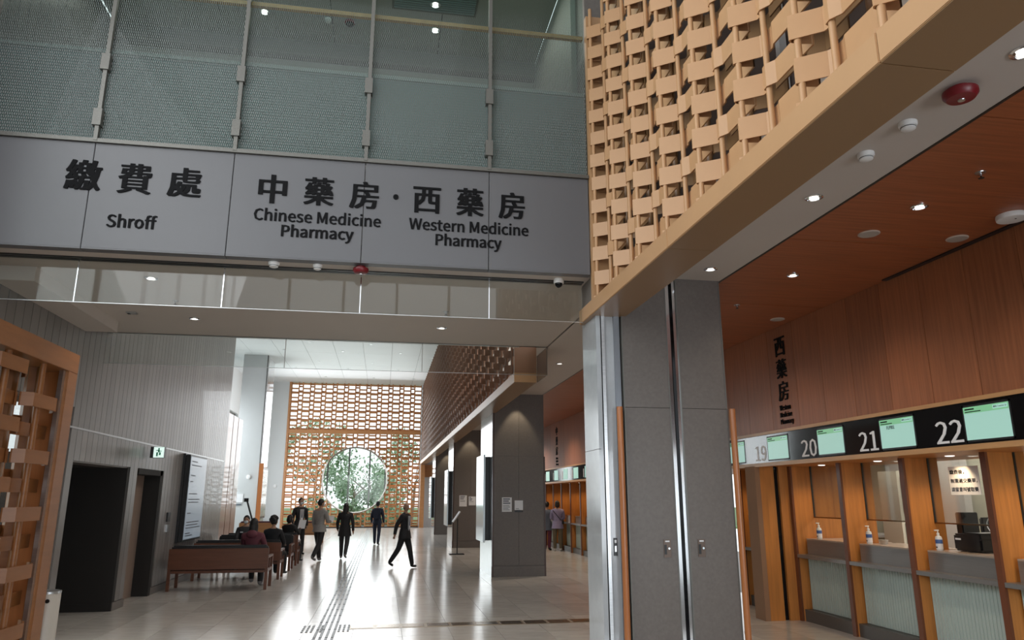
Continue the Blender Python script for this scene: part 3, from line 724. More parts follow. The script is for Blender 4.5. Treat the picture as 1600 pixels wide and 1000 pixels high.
wall_words('vertical black pharmacy lettering on veneer of the farther counter hall', 24.2, [('中', 3.83, .28, .26), ('藥', 3.50, .28, .26), ('房', 3.17, .28, .26), ('Chinese', 3.03, .075, .29), ('Medicine', 2.93, .075, .31), ('Pharmacy', 2.81, .095, .34)], .27, 0)

# ------------------------------------------------------------------ service counters
XB = 6.25
def counter(y0, y1, label, deep=False):
    """one service bay between y0 (near) and y1 (far); its far side wall carries the window joint"""
    t = thing('service_counter', label, 'counter', (XB, (y0+y1)/2, 0), 'service counters along the right wall')
    ya, yb = y0+.0, y1-.075
    sd = 7.3 if deep else 6.73
    G().box(XB, yb, 0, sd, y1, 2.262).build('divider', WOODN, t, label='orange timber side wall')
    G().box(XB-.002, yb-.002, 0, XB+.03, y1, 2.262).build('divider_edge', mat('dark_timber_edge', (.16, .05, .02), .35), t)
    G().box(XB+.0, ya, .905, XB+.26, yb, .955).build('ledge', COUNTERM, t, bevel=.004)
    G().box(XB+.15, ya, .955, XB+.2, yb-.05, 1.165).build('apron', COUNTERM, t)
    G().box(XB+.145, ya, 1.165, XB+.75, yb-.05, 1.185).build('worktop', COUNTERT, t, bevel=.004)
    G().box(XB+.17, ya, .17, XB+.2, yb-.02, .905).build('front_panel', FROST, t)
    g = G(); k = int((yb-ya)/.05)
    for i in range(k): g.box(XB+.163, ya+.03+i*.05, .172, XB+.171, ya+.038+i*.05, .90)
    g.build('front_ribs', FROST, t, kind='stuff')
    G().box(XB+.05, ya, 0, XB+.2, yb, .165).build('plinth', mat('dark_plinth', (.10, .09, .08), .4), t)
    G().box(XB+.2, ya, .0, XB+.72, yb, 1.165).build('cabinet_body', WOODN, t)
    gw = G().box(6.59, ya, 1.50, 6.604, yb, 2.262).build('glass_panel', GLASSO, t)
    G().box(6.585, ya, 1.485, 6.61, yb, 1.502).build('glass_rail', BRASS, t)
    G().box(6.585, yb-.008, 1.485, 6.61, yb, 2.262).build('glass_channel', DSTEEL, t)
    l = G().lathe([(.05, 0), (.05, -.006), (.035, -.01)], (6.45, (ya+yb)/2+.05, 2.262), 16).build('niche_light', LAMPD, t)
    spot('niche_spot', (6.45, (ya+yb)/2, 2.24), (0.05, .25, -1), 17, 110, (1, .72, .42), .8)
    return t
PB = [(9.465, 10.75, True), (8.18, 9.465, False), (6.905, 8.18, False), (5.62, 6.905, False)]
cl = ['pharmacy counter with closed orange back nearest the timber column, beneath number 20', 'pharmacy counter bay under number 21 with cream office behind', 'pharmacy counter bay under number 22 holding a black printer', 'pharmacy counter bay cut off by right edge of the photo']
for (a, b, d), lb in zip(PB, cl): counter(a, b, lb, d)
counter(11.12, 12.42, 'pharmacy counter glimpsed between pillar handle and timber column')
S('wall_niche_back', G().box(6.75, 10.75, 1.185, 6.85, 12.5, 2.262), WOODN)
fy = 18.2; FL = ['nearest visible', 'second', 'third', 'fourth', 'fifth', 'sixth', 'seventh', 'eighth']
for k in range(8): counter(fy+k*1.285, fy+(k+1)*1.285, 'far hall pharmacy counter, %s bay beyond the near pillar' % FL[k])
S('wall_niche_far', G().box(6.75, 17, 1.185, 6.85, 30, 2.262), WOODN)
# timber column between counters
tcx = S('column_timber', G().box(5.78, 10.76, 0, 6.02, 11.06, 2.262), WOODN)
G().box(5.70, 10.75, 0, 5.78, 11.06, 2.262).build('column_face', mat('pale_column_face', (.30, .17, .10), .65, spec=.2), tcx)
G().box(6.02, 10.80, 0, 6.10, 11.0, 2.262).build('column_gap', BLKP, tcx)
G().box(6.10, 10.75, 0, 6.28, 11.06, 2.262).build('column_return', WOODN, tcx)
# office behind the counters
S('wall_office', G().box(9.6, 3, 0, 9.75, 13, 2.8).box(6.9, 12.9, 0, 9.6, 13.05, 2.8).box(6.9, 3, 0, 9.6, 3.1, 2.8), CREAM)
S('ceiling_office', G().box(6.95, 3, 2.70, 9.7, 13, 2.8), WHITEP)
S('wall_office_partition', G().box(8.6, 9.9, 0, 8.72, 11.6, 2.7).box(8.9, 8.75, 0, 9.1, 9.05, 2.7), mat('office_partition', (.60, .56, .52), .6))
t = thing('office_cabinet', 'cream office cabinet with dark glass panels behind counter 22', 'cabinet', (8.6, 10.4, 0))
G().box(8.0, 10.55, 0, 8.5, 11.0, 2.2).build('body', CREAM, t); G().box(8.05, 10.53, 1.55, 8.45, 10.55, 2.1).build('door', mat('dark_glass', (.06, .055, .05), .2), t); G().box(8.05, 10.53, .9, 8.45, 10.55, 1.4).build('door', mat('green_panel', (.16, .22, .18), .4), t)
t = thing('office_desk', 'low white office desk behind the counter glass under number 21', 'desk', (8.4, 11.6, 0))
G().box(7.6, 11.6, 1.13, 9.5, 12.3, 1.17).build('desk_top', WHITEW, t); G().box(7.65, 11.65, 0, 9.45, 11.7, 1.13).build('panel', CREAM, t)
t = thing('desk_screen', 'greenish office screen panel behind the counter glass under number 21', 'screen', (9.0, 11.8, 1.17))
G().box(8.75, 11.8, 1.3, 9.4, 11.83, 1.72).build('panel', mat('grey_green_board', (.30, .33, .24), .5), t); G().box(9.0, 11.8, 1.17, 9.1, 11.85, 1.3).build('stand', STEEL, t)
t = thing('office_chair', 'black office chair seen through glass behind counter 22', 'chair', (9.0, 9.6, 0))
G().box(8.75, 9.45, .5, 9.2, 9.9, .58).build('seat', BLKPL, t, bevel=.02); G().box(8.8, 9.85, .7, 9.2, 9.92, 1.5).build('backrest', BLKPL, t, bevel=.02); G().tube((8.98, 9.7, .06), (8.98, 9.7, .5), .03).build('stem', STEEL, t)
for k in range(5):
    a = k*2*PI/5; G().tube((8.98, 9.7, .08), (8.98+.28*math.cos(a), 9.7+.28*math.sin(a), .03), .02, .015, 8).build('leg', BLKPL, t)
# hand sanitiser bottles
def bottle(x, y, z, label, s=1.):
    t = thing('sanitiser_bottle', label, 'bottle', (x, y, z), 'sanitiser bottles on the counters')
    G().lathe([(.034*s, 0), (.038*s, .008*s), (.038*s, .135*s), (.032*s, .158*s), (.014*s, .168*s), (.014*s, .178*s)], (x, y, z), 16).build('bottle_body', mat('clear_plastic', (.72, .74, .74), .15), t, smooth=True)
    G().lathe([(.0385*s, .02*s), (.0385*s, .075*s)], (x, y, z), 16).build('white_label', PAPER, t, smooth=True)
    G().lathe([(.0388*s, .08*s), (.0388*s, .125*s)], (x, y, z), 16).build('blue_label', mat('blue_label', (.06, .13, .36), .4), t, smooth=True)
    g = G().box(x-.039*s, y-.012*s, z+.03*s, x-.0375*s, y+.012*s, z+.045*s); g.build('label_mark', BLKPL, t)
    p = G().lathe([(.016*s, .178*s), (.016*s, .198*s), (.006*s, .2*s), (.006*s, .225*s)], (x, y, z), 12).build('pump', WHITEW, t, smooth=True)
    G().box(x-.045*s, y-.008*s, z+.222*s, x+.012*s, y+.008*s, z+.236*s).build('nozzle', WHITEW, p, bevel=.002)
bottle(6.5, 10.43, 1.185, 'pump sanitiser bottle on the counter nearest the timber column')
bottle(6.5, 9.26, 1.185, 'pump sanitiser bottle beside a small steel dish on the middle counter')
bottle(6.5, 7.97, 1.185, 'pump sanitiser bottle on counter beside the black printer')
for k in range(5): bottle(6.5, fy+.75+k*1.285+.9, 1.185, 'pump sanitiser bottle on far hall counter, %s from the near pillar' % FL[k])
t = thing('label_printer', 'black box printer with small white sticker standing on the counter', 'printer', (6.75, 7.7, 1.185))
G().box(6.6, 7.45, 1.195, 6.95, 7.86, 1.385).build('body', BLKPL, t, bevel=.02); G().box(6.59, 7.44, 1.32, 6.96, 7.70, 1.40).build('lid', BLKPL, t, bevel=.015)
G().box(6.596, 7.74, 1.315, 6.602, 7.82, 1.335).build('sticker', PAPER, t); G().box(6.75, 7.86, 1.19, 6.98, 7.96, 1.62).build('rear_panel', BLKPL, t, bevel=.01)
g = G(); pts = [(6.9, 7.6+.06*math.sin(i*.5), 1.39+.03*i) for i in range(7)]
for a, b in zip(pts, pts[1:]): g.tube(a, b, .006, n=6)
g.build('cable', WHITEW, t)
t = thing('counter_cup', 'small round steel dish on counter under number 21', 'dish', (6.85, 9.33, 1.185))
G().lathe([(.05, 0), (.06, .05), (.065, .055)], (6.62, 9.14, 1.186), 16).build('bowl', STEEL, t, smooth=True); G().lathe([(.058, .05), (.058, .054)], (6.62, 9.14, 1.186), 16).build('rim', CHROME, t)
# paper notice on the glass of counter 22
t = thing('glass_notice', 'white paper with three rows of black Chinese writing taped on counter glass', 'notice', (6.58, 7.55, 1.82))
G().box(6.584, 7.32, 1.822, 6.588, 7.77, 2.142).build('sheet', PAPER, t)
for s, z, w, bo in (('繳費後，', 2.055, .22, .04), ('無需遞交藥單，', 1.955, .40, .015), ('請留意叫號取藥', 1.858, .40, .015)):
    lettering('lettering', s, (6.582, 7.75, z), (0, -1, 0), w, .05, BLACK, t, vbold=bo, depth=0)

# ------------------------------------------------------------------ ceiling fittings
def downlight(x, y, z, label, lit=LAMPD, r=.075, group='recessed downlights'):
    t = thing('downlight', label, 'downlight', (x, y, z), group)
    G().lathe([(r, 0), (r, -.008), (r*.8, -.012), (r*.78, -.002)], (x, y, z), 20).build('ring', CHROME, t, smooth=True)
    G().lathe([(r*.55, -.0125), (r*.5, -.016)], (x, y, z), 16).build('lens', lit, t)
    return t
def detector(x, y, z, label, m=WHITEW, r=.06, name='smoke_detector', cat='smoke detector'):
    t = thing(name, label, cat, (x, y, z))
    G().lathe([(r, 0), (r, -.018), (r*.92, -.03)], (x, y, z), 24).build('base', m, t, smooth=True)
    G().lathe([(r*.8, -.03), (r*.78, -.048), (r*.5, -.056)], (x, y, z), 24).build('sensor_head', m, t, smooth=True)
    G().lathe([(r*.81, -.036), (r*.81, -.041)], (x, y, z), 24).build('slot', BLKPL, t)
    return t
def bell(x, y, z, label, r=.1):
    t = thing('fire_bell', label, 'fire alarm', (x, y, z))
    G().lathe([(r*.6, 0), (r*.6, -.02), (r, -.025), (r, -.05), (r*.8, -.075), (r*.3, -.082)], (x, y, z), 28).build('gong', RED, t, smooth=True)
    G().lathe([(r*.22, -.082), (r*.2, -.088)], (x, y, z), 12).build('center_cap', STEEL, t)
def sprinkler(x, y, z, label):
    t = thing('sprinkler', label, 'sprinkler', (x, y, z), 'ceiling sprinklers')
    G().lathe([(.04, 0), (.038, -.006), (.01, -.008), (.01, -.03)], (x, y, z), 14).build('escutcheon', STEEL, t)
    G().lathe([(.006, -.03), (.006, -.045), (.022, -.047), (.022, -.05)], (x, y, z), 12).build('deflector', DSTEEL, t)
def disc(x, y, z, label, r=.1):
    t = thing('ceiling_speaker', label, 'speaker', (x, y, z))
    G().lathe([(r, 0), (r, -.006), (r*.93, -.01)], (x, y, z), 28).build('rim', mat('beige_rim', (.55, .45, .38), .5), t)
    G().lathe([(r*.9, -.01), (r*.88, -.013)], (x, y, z), 28).build('grille', mat('speaker_grille', (.42, .36, .31), .7), t)
downlight(3.485, 7.21, ZC, 'round downlight in pale ceiling strip beside near pillar top')
downlight(3.49, 5.2, ZC, 'round downlight in pale ceiling strip between pillar and smoke detector')
downlight(3.49, 3.1, ZC, 'round downlight in pale ceiling strip at the right frame edge')
detector(3.41, 4.40, ZC, 'white smoke detector on pale ceiling strip'); detector(3.40, 3.94, ZC, 'faint flush white detector on pale ceiling strip near the red bell')
bell(3.42, 3.50, ZC, 'dark red round fire bell on pale ceiling strip')
ZW = ZC+.012
downlight(4.53, 5.25, ZW, 'round downlight in timber ceiling nearer the right frame edge'); downlight(4.53, 7.30, ZW, 'round downlight in timber ceiling beside near pillar')
disc(4.53, 5.94, ZW, 'round ceiling speaker in the middle of timber ceiling'); disc(5.47, 5.91, ZW, 'round ceiling speaker by dark slot in timber ceiling'); disc(5.47, 9.31, ZW, 'round ceiling speaker above the vertical pharmacy lettering')
t = thing('ceiling_access_point', 'thick white round device on timber ceiling at right edge', 'access point', (5.49, 5.29, ZW))
G().lathe([(.12, 0), (.125, -.02), (.12, -.045), (.09, -.05)], (5.49, 5.29, ZW), 28).build('housing', WHITEW, t, smooth=True); G().lathe([(.008, -.05), (.008, -.053)], (5.49, 5.25, ZW), 8).build('indicator', BLKPL, t)
sprinkler(4.52, 4.56, ZW, 'small dark sprinkler in timber ceiling near the frame edge'); sprinkler(4.53, 8.67, ZW, 'small dark sprinkler in timber ceiling beside near pillar')
detector(-1.256, 7.80, ZC, 'white smoke detector below the Chinese Medicine sign, left one'); detector(-.80, 7.81, ZC, 'white smoke detector below the Chinese Medicine sign, right one', r=.05)
bell(-.335, 7.79, ZC, 'small red fire bell under the sign band', .085)
t = thing('dome_camera', 'white dome camera with dark lens hanging under sign end', 'camera', (1.91, 7.86, ZC))
G().lathe([(.05, 0), (.06, -.03), (.058, -.06)], (1.91, 7.86, ZC), 20).build('housing', WHITEW, t, smooth=True)
G().ball((1.91, 7.86, ZC-.06), (.045, .045, .05), 16, 10).build('dome', BLKP, t, smooth=True)
downlight(-2.73, 8.62, ZC, 'downlight in passage ceiling at the left, nearer one', lit=LAMP); downlight(-2.72, 10.6, ZC, 'downlight in passage ceiling at the left, farther one', lit=LAMPD)
downlight(.77, 10.6, ZC, 'downlight in passage ceiling under the Western Medicine sign', lit=LAMPD); downlight(3.2, 13.2, ZC, 'downlight in ceiling strip beyond the near pillar', lit=LAMPD)
sprinkler(-2.73, 9.65, ZC, 'small sprinkler in passage ceiling at the left'); sprinkler(.754, 9.63, ZC, 'small sprinkler in passage ceiling under the Western Medicine sign')
t = thing('ceiling_marker', 'small grey ceiling fitting near the left of passage ceiling', 'ceiling fitting', (-3.48, 10.4, ZC))
G().box(-3.55, 10.35, ZC-.02, -3.42, 10.43, ZC).build('plate', STEEL, t); G().box(-3.53, 10.36, ZC-.03, -3.5, 10.4, ZC-.02).build('knob', BLKPL, t)
downlight(.51, 9.83, ZT, 'bright upper floor downlight right behind the glass, below the grille', lit=LAMP); downlight(.47, 9.2, ZT-.025, 'bright upper floor downlight within the louvred grille', lit=LAMP); downlight(-2.0, 9.82, ZT, 'bright upper floor downlight at the left', lit=LAMP)
detector(-1.09, 9.84, ZT, 'small grey detector on the upper floor ceiling', r=.05)
t = thing('ceiling_dome', 'dark reddish dome fitting on the upper floor ceiling', 'camera', (-.77, 9.85, ZT))
G().lathe([(.075, 0), (.075, -.03), (.07, -.035)], (-.77, 9.85, ZT), 20).build('base', RED, t); G().ball((-.77, 9.85, ZT-.035), (.06, .06, .05), 14, 8).build('dome', BLKP, t, smooth=True)
for k, (x, y) in enumerate([(-5, 36), (-3.6, 34), (-2.2, 36), (-.8, 34), (.6, 36), (-5, 41), (-3.6, 39), (-2.2, 41), (-.8, 39), (.6, 41), (1.6, 38), (1.6, 44), (-.8, 44), (-3.6, 44)]):
    t = thing('downlight', 'small recessed downlight in the white hall ceiling', 'downlight', (x, y, ZT), 'small hall ceiling downlights')
    G().lathe([(.07, 0), (.07, -.01), (.05, -.012)], (x, y, ZT), 12).build('ring', STEEL, t)

# ------------------------------------------------------------------ left timber lattice screen
XS = -3.2; YE = 8.2
ls = thing('timber_lattice_screen', 'orange timber woven lattice screen in heavy frame at left', 'lattice screen', (XS, 6, 0))
G().box(XS-.45, 1.5, 3.05, XS, YE, 3.25).build('head_beam', LATL, ls, bevel=.004)
G().box(XS-.10, YE-.22, 0, XS, YE, 3.05).build('end_post', LATL, ls, bevel=.004)
G().box(XS-.45, YE-.10, 0, XS-.10, YE-.04, 3.05).build('end_board', WOODH, ls)
G().box(XS-.07, YE-.27, 0, XS-.03, YE-.22, 3.05).build('steel_strip', STEEL, ls)
G().box(XS-.45, 1.5, 0, XS, YE, .12).build('sill', LATL, ls)
wide, nar = .44, .24; per = 1.36
lb = G().strip([(-.11, -.05, 0), (-.02, .0, 0), (.0, wide, 0), (-.085, wide+nar-.06, 0), (-.13, wide+nar-.03, 0)], [(-.014, 0, 0)]*5, (0, 0, .126)).mesh('slat', LATL)
lb2 = G().strip([(-.16, 0, 0), (-.14, .34, 0), (-.16, .68, 0)], [(-.014, 0, 0)]*3, (0, 0, .126)).mesh('slat', LATL)
lr = G().strip([(-.40, 0, 0), (-.33, .3, 0), (-.40, .68, 0)], [(-.014, 0, 0)]*3, (0, 0, .12)).mesh('rear_slat', LATL)
for r in range(6):
    for c in range(9):
        y0 = YE-.15-(wide+nar)-c*.68
        z0 = 2.62-r*.517+(0 if c % 2 == 0 else .2585)
        if z0+.126 > 3.05 or z0 < .05: continue
        link('slat', lb, ls, loc=(XS, y0, z0))
        if z0-.2585 > 0: link('slat', lb2, ls, loc=(XS, y0, z0-.2585))
        if r % 1 == 0: link('rear_slat', lr, ls, loc=(XS, y0+.2, z0-.16)) if z0 > .3 else None
fin = G().strip([(-.14, -.10, 0), (-.21, -.04, 0), (-.27, -.06, 0), (-.33, .02, 0)], [(0, .02, 0)]*4, (0, 0, 2.93)).mesh('fin', LATL)
pst = G().tube((0, 0, .12), (0, 0, 3.05), .03, n=10).mesh('post', LATL, smooth=True)
for c in range(14):
    link('fin', fin, ls, loc=(XS, YE-.38-c*.44, .12))
    link('post', pst, ls, loc=(XS-.075, YE-.62-c*.68, 0)) if c < 9 else None
# bin
t = thing('waste_bin', 'slim white metal bin beside the lattice screen post', 'bin', (-3.27, 8.42, 0))
G().lathe([(.115, .0), (.115, .87), (.11, .88)], (-3.27, 8.42, 0), 28).build('body', mat('off_white_metal', (.55, .51, .45), .35), t, smooth=True)
G().lathe([(.117, .865), (.117, .885), (.10, .89)], (-3.27, 8.42, 0), 28).build('rim', STEEL, t, smooth=True)
G().lathe([(.02, 0), (.02, -.01)], (-3.225, 8.315, .80), 12, 'y').build('lock', BLKPL, t)

# ------------------------------------------------------------------ benches
def bench(label, x0, x1, y, m=WOODB, flip=False, cm=BLKL):
    t = thing('waiting_bench', label, 'bench', ((x0+x1)/2, y+.35, 0), 'waiting benches')
    s = -1 if flip else 1; c = y+.35
    Y = lambda v: c+s*(v-.35)
    G().box(x0, Y(.0), .40, x1, Y(.05), .80).build('back_board', m, t, bevel=.008)
    G().box(x0+.03, Y(.05), .44, x1-.03, Y(.17), .86).build('back_cushion', cm, t, bevel=.03)
    G().box(x0+.02, Y(.05), .33, x1-.02, Y(.68), .38).build('seat_frame', m, t)
    n = 3
    for k in range(n):
        a = x0+.05+(x1-x0-.1)*k/n; b = x0+.05+(x1-x0-.1)*(k+1)/n
        G().box(a+.005, Y(.17), .38, b-.005, Y(.68), .46).build('seat_cushion', cm, t, bevel=.02)
    for x in (x0, x1-.06):
        for v in (.02, .64): G().box(x, Y(v), 0, x+.06, Y(v+.06), .62 if v > .1 else .40).build('leg', m, t, bevel=.004)
        G().box(x, Y(.05), .60, x+.06, Y(.72), .645).build('armrest', m, t, bevel=.006)
        G().box(x+.005, Y(.05), .34, x+.055, Y(.68), .40).build('side_rail', m, t)
        G().box(x+.01, Y(.33), .40, x+.05, Y(.37), .60).build('arm_post', m, t)
    return t
bench('dark timber waiting bench with its plain back to us, nearest of the row', -4.12, -2.22, 15.98)
bench('dark timber waiting bench second from us, with black padded back', -4.1, -2.22, 17.85)
bench('dark timber waiting bench third from us, facing the camera', -4.1, -2.22, 19.85, flip=True)
bench('dark timber waiting bench fourth from us, ending beside the masked guard', -4.1, -2.22, 21.3)
bench('light timber bench with plum cushions near the end lattice wall', -3.35, -2.3, 31.0, WOODL, cm=PURPLE)
bench('light timber bench with plum cushions farther left near grey column', -5.6, -4.3, 31.5, WOODL, cm=PURPLE)

# ------------------------------------------------------------------ people
def mixc(name, c, r=.7): return mat(name, c, r, var=.12, scale=(20, 20, 20))
def person(label, x, y, face, top, legs, shoe, h=1.66, leg=((8, 4), (-12, 14)), arm=((-6, 10, 8), (8, 12, 8)), sit=False, seat=.46,
           hair='short', haircol=HAIR, mask=True, bald=False, lean=0., headturn=0., slim=1.12, coat=0., extras=None, skirt=None, zoff=0.):
    """face = heading in degrees (0 looks along +y, away from the camera); leg = (swing, knee) per side; arm = (swing, elbow, spread) per side"""
    k = h/1.70
    P = []; E = []; R = []; T = []     # verts, edges, radii, material tags
    def v(p, r, par=None, tg=0):
        P.append(Vector(p)); R.append(r); T.append(tg)
        if par is not None: E.append((par, len(P)-1))
        return len(P)-1
    rad = math.radians
    # legs first to find pelvis height
    ends = []
    hipz = 0
    low = 0
    chain = {}
    for s, (sw, kn) in zip((-1, 1), leg):
        a, b = rad(sw), rad(sw-kn)
        hip = Vector((s*.095, 0, 0)); knee = hip+Vector((s*.01, .43*math.sin(a), -.43*math.cos(a))); ank = knee+Vector((0, .41*math.sin(b), -.41*math.cos(b)))
        chain[s] = (hip, knee, ank, b); low = min(low, ank.z-.075)
    pz = (seat+.10)/k if sit else -low
    o = Vector((0, 0, pz))
    ln = rad(lean)
    up = lambda d: Vector((0, d*math.sin(ln), d*math.cos(ln)))
    root = v(o, (.135*slim, .105*slim), None, 1)
    waist = v(o+up(.16), (.13*slim, .098*slim), root, 0); chest = v(o+up(.34), (.16*slim, .11*slim), waist, 0)
    shl = v(o+up(.47), (.135*slim, .085), chest, 0); neck = v(o+up(.555), (.052, .055), shl, 2); skull = v(o+up(.62)+Vector((0, .01, 0)), (.055, .06), neck, 2)
    hands = []
    for s, (sw, el, spd) in zip((-1, 1), arm):
        a, b = rad(sw), rad(sw+el); sp = rad(spd)
        sh = o+up(.465)+Vector((s*.165*slim, 0, 0)); elb = sh+Vector((s*.29*math.sin(sp), .28*math.sin(a), -.28*math.cos(a)*math.cos(sp)))
        wr = elb+Vector((s*.25*math.sin(sp)*.2 if el < 40 else -s*.10, .24*math.sin(b), -.24*math.cos(b)))
        i1 = v(sh, (.078, .072), shl, 0); i2 = v(elb, (.062, .06), i1, 0); i3 = v(wr, (.046, .044), i2, 0)
        d = (wr-elb).normalized(); hd = wr+d*.06
        i4 = v(wr+d*.015, (.026, .02), i3, 2); i5 = v(hd, (.034, .018), i4, 2)
        side = Vector((0, 1, 0)) if abs(d.y) < .7 else Vector((1, 0, 0))
        inn = Vector((-s, 0, 0)) if abs(d.y) < .7 else Vector((0, 0, -1))
        for q in range(4):
            off = side*((q-1.5)*.018); ll = (.030, .036, .034, .026)[q]
            f1 = v(hd+off+d*.03, (.009, .009), i5, 2); f2 = v(hd+off+d*(.03+ll)+inn*.012, (.008, .008), f1, 2)
        f1 = v(wr+d*.045+side*.036, (.010, .010), i4, 2); f2 = v(wr+d*.075+side*.046+inn*.01, (.009, .009), f1, 2)
        hands.append(hd)
    for s in (-1, 1):
        hip, knee, ank, b = chain[s]
        hi = v(o+hip+Vector((0, 0, -.03)), (.098*slim, .10*slim), root, 1); kn_ = v(o+knee, (.074, .078), hi, 1); cf = v(o+knee.lerp(ank, .4), (.07, .074), kn_, 1); an = v(o+ank, (.058, .062), cf, 1)
        ft = Vector((s*.2, math.cos(b*.6), math.sin(b*.6))).normalized()
        he = v(o+ank+Vector((0, -.02, -.035)), (.036, .036), an, 3); to = v(o+ank+ft*.13+Vector((0, 0, -.04)), (.04, .028), he, 3)
    me = bpy.data.meshes.new('body'); me.from_pydata([p*k for p in P], E, [])
    ob = bpy.data.objects.new('body', me); COL.objects.link(ob)
    mo = ob.modifiers.new('s', 'SKIN'); mo.use_smooth_shade = True
    sv = me.skin_vertices[0].data
    for i, r in enumerate(R): sv[i].radius = (r[0]*k, r[1]*k); sv[i].use_root = (i == 0)
    ob.modifiers.new('u', 'SUBSURF').levels = 1
    bpy.context.view_layer.update()
    nm = bpy.data.meshes.new_from_object(ob.evaluated_get(bpy.context.evaluated_depsgraph_get()))
    bpy.data.objects.remove(ob)
    mats = [top, legs, SKIN, shoe]
    for m in mats: nm.materials.append(m)
    pts = []
    for (a, b) in E:
        for q in (.0, .25, .5, .75, 1.):
            tg = T[b] if q > .3 else T[a] if T[a] == T[b] else (T[b] if T[b] != 0 else T[a])
            pts.append((P[a].lerp(P[b], q)*k, tg))
    nm.materials
    for f in nm.polygons:
        c = f.center; best = min(pts, key=lambda z: (z[0]-c).length_squared); f.material_index = best[1]
    nm.shade_smooth(); nm.name = 'body'
    t = thing('person', label, 'person', (x, y, zoff))
    t.rotation_euler = (0, 0, rad(-face))
    def kid(name, meh, parent=t):
        q = bpy.data.objects.new(name, meh); COL.objects.link(q); q.parent = parent; return q
    kid('body', nm)
    # head
    hc = (o+up(.70)+Vector((0, .015, 0)))*k
    hb = kid('head', head_mesh(k, bald)); hb.location = hc; hb.rotation_euler = (rad(-lean*.6), 0, rad(-headturn))
    kid('hair', hair_mesh(k, hair, haircol), hb)
    if mask: kid('face_mask', G().ball((0, .062*k, -.042*k), (.056*k, .052*k, .046*k), 12, 8).mesh('face_mask', mat('pale_mask', (.62, .68, .72), .7), True), hb)
    if coat:  # open jacket skirt / hem
        n = 18; g = G(); zt = (pz+.12)*k; zb = (pz-coat)*k
        for (z0, r0, z1, r1) in ((zt, .128, zb, .165),):
            vs = []
            for z, r in ((z0, r0), (z1, r1)):
                for i in range(n):
                    a = 2*PI*i/n; vs.append((r*1.18*slim*k*math.cos(a), r*.92*slim*k*math.sin(a)+((z/k-pz)*math.tan(ln))*k, z))
            vs2 = [(q[0]*.95, q[1]*.95, q[2]) for q in vs]
            g.add(vs, [(i, (i+1) % n, (i+1) % n+n, i+n) for i in range(n)]); g.add(vs2, [(i, i+n, (i+1) % n+n, (i+1) % n) for i in range(n)])
        kid('jacket_hem', g.mesh('jacket_hem', top, True))
    for e in (extras or []): e(t, kid, k, o, up, hands)
    return t
_hm = {}
def head_mesh(k, bald):
    if ('h', round(k, 3)) in _hm: return _hm[('h', round(k, 3))]
    g = G(); g.ball((0, 0, .0), (.074*k, .092*k, .112*k), 18, 14)
    g.v = [(a*(1-.18*max(0, -c/(.112*k))), b*(1-.05*max(0, -c/(.112*k))), c) for a, b, c in g.v]
    g.prism([(-.012*k, .088*k, -.03*k), (.012*k, .088*k, -.03*k), (.006*k, .088*k, .02*k), (-.006*k, .088*k, .02*k)], (0, .018*k, -.006*k))
    for s in (-1, 1): g.ball((s*.075*k, -.005*k, -.01*k), (.012*k, .022*k, .03*k), 8, 6)
    g.cur = 1
    for s in (-1, 1): g.ball((s*.03*k, .083*k, .012*k), (.011*k, .008*k, .007*k), 8, 6); g.box(s*.03*k-.016*k, .084*k, .030*k, s*.03*k+.016*k, .092*k, .036*k)
    g.cur = 2; g.ball((0, .084*k, -.062*k), (.022*k, .008*k, .006*k), 8, 6)
    m = g.mesh('head', [SKIN, HAIR, mat('lips', (.30, .10, .08), .5)], True); _hm[('h', round(k, 3))] = m; return m
def hair_mesh(k, style, m):
    g = G()
    if style == 'bald':
        n = g.ball((0, -.012*k, -.008*k), (.079*k, .088*k, .075*k), 18, 12)
        g.v = [(a, b if b < .03*k else .03*k, min(c, .05*k)) for a, b, c in g.v]
    else:
        g.ball((0, -.014*k, .022*k), (.086*k, .098*k, .108*k), 18, 14)
        g.v = [(a, min(b, .050*k+.35*max(0, c-.02*k)), max(c, -.06*k) if b < 0 else max(c, .035*k)) for a, b, c in g.v]
        if style == 'long':
            g.ball((0, -.065*k, -.12*k), (.085*k, .05*k, .20*k), 14, 10)
            for s in (-1, 1): g.ball((s*.066*k, -.01*k, -.08*k), (.026*k, .05*k, .13*k), 10, 8)
        if style == 'curly':
            for i in range(40):
                a = random.random()*2*PI; t = random.random()*1.5
                g.ball((.09*k*math.sin(t)*math.cos(a), -.02*k+.09*k*math.sin(t)*math.sin(a)*.9-.01*k, .03*k+.10*k*math.cos(t)), .034*k, 8, 6)
        if style == 'bob':
            g.ball((0, -.035*k, -.03*k), (.094*k, .082*k, .10*k), 14, 10); g.v = [(a, min(b, .05*k), c) for a, b, c in g.v]
    return g.mesh('hair', m, True)
def backpack(m):
    def f(t, kid, k, o, up, hands):
        c = (o+up(.33))*k
        b = kid('backpack', G().box(c.x-.15*k, c.y-.27*k, c.z-.22*k, c.x+.15*k, c.y-.10*k, c.z+.22*k).mesh('backpack', m, True, .05))
        kid('pocket', G().box(c.x-.12*k, c.y-.31*k, c.z-.19*k, c.x+.12*k, c.y-.26*k, c.z+.0*k).mesh('pocket', m, True, .02), b)
        for s in (-1, 1): kid('strap', G().tube((s*.09*k, c.y-.1*k, c.z+.2*k), (s*.10*k, c.y+.10*k, c.z+.18*k), .018*k, n=8).mesh('strap', m), b)
    return f
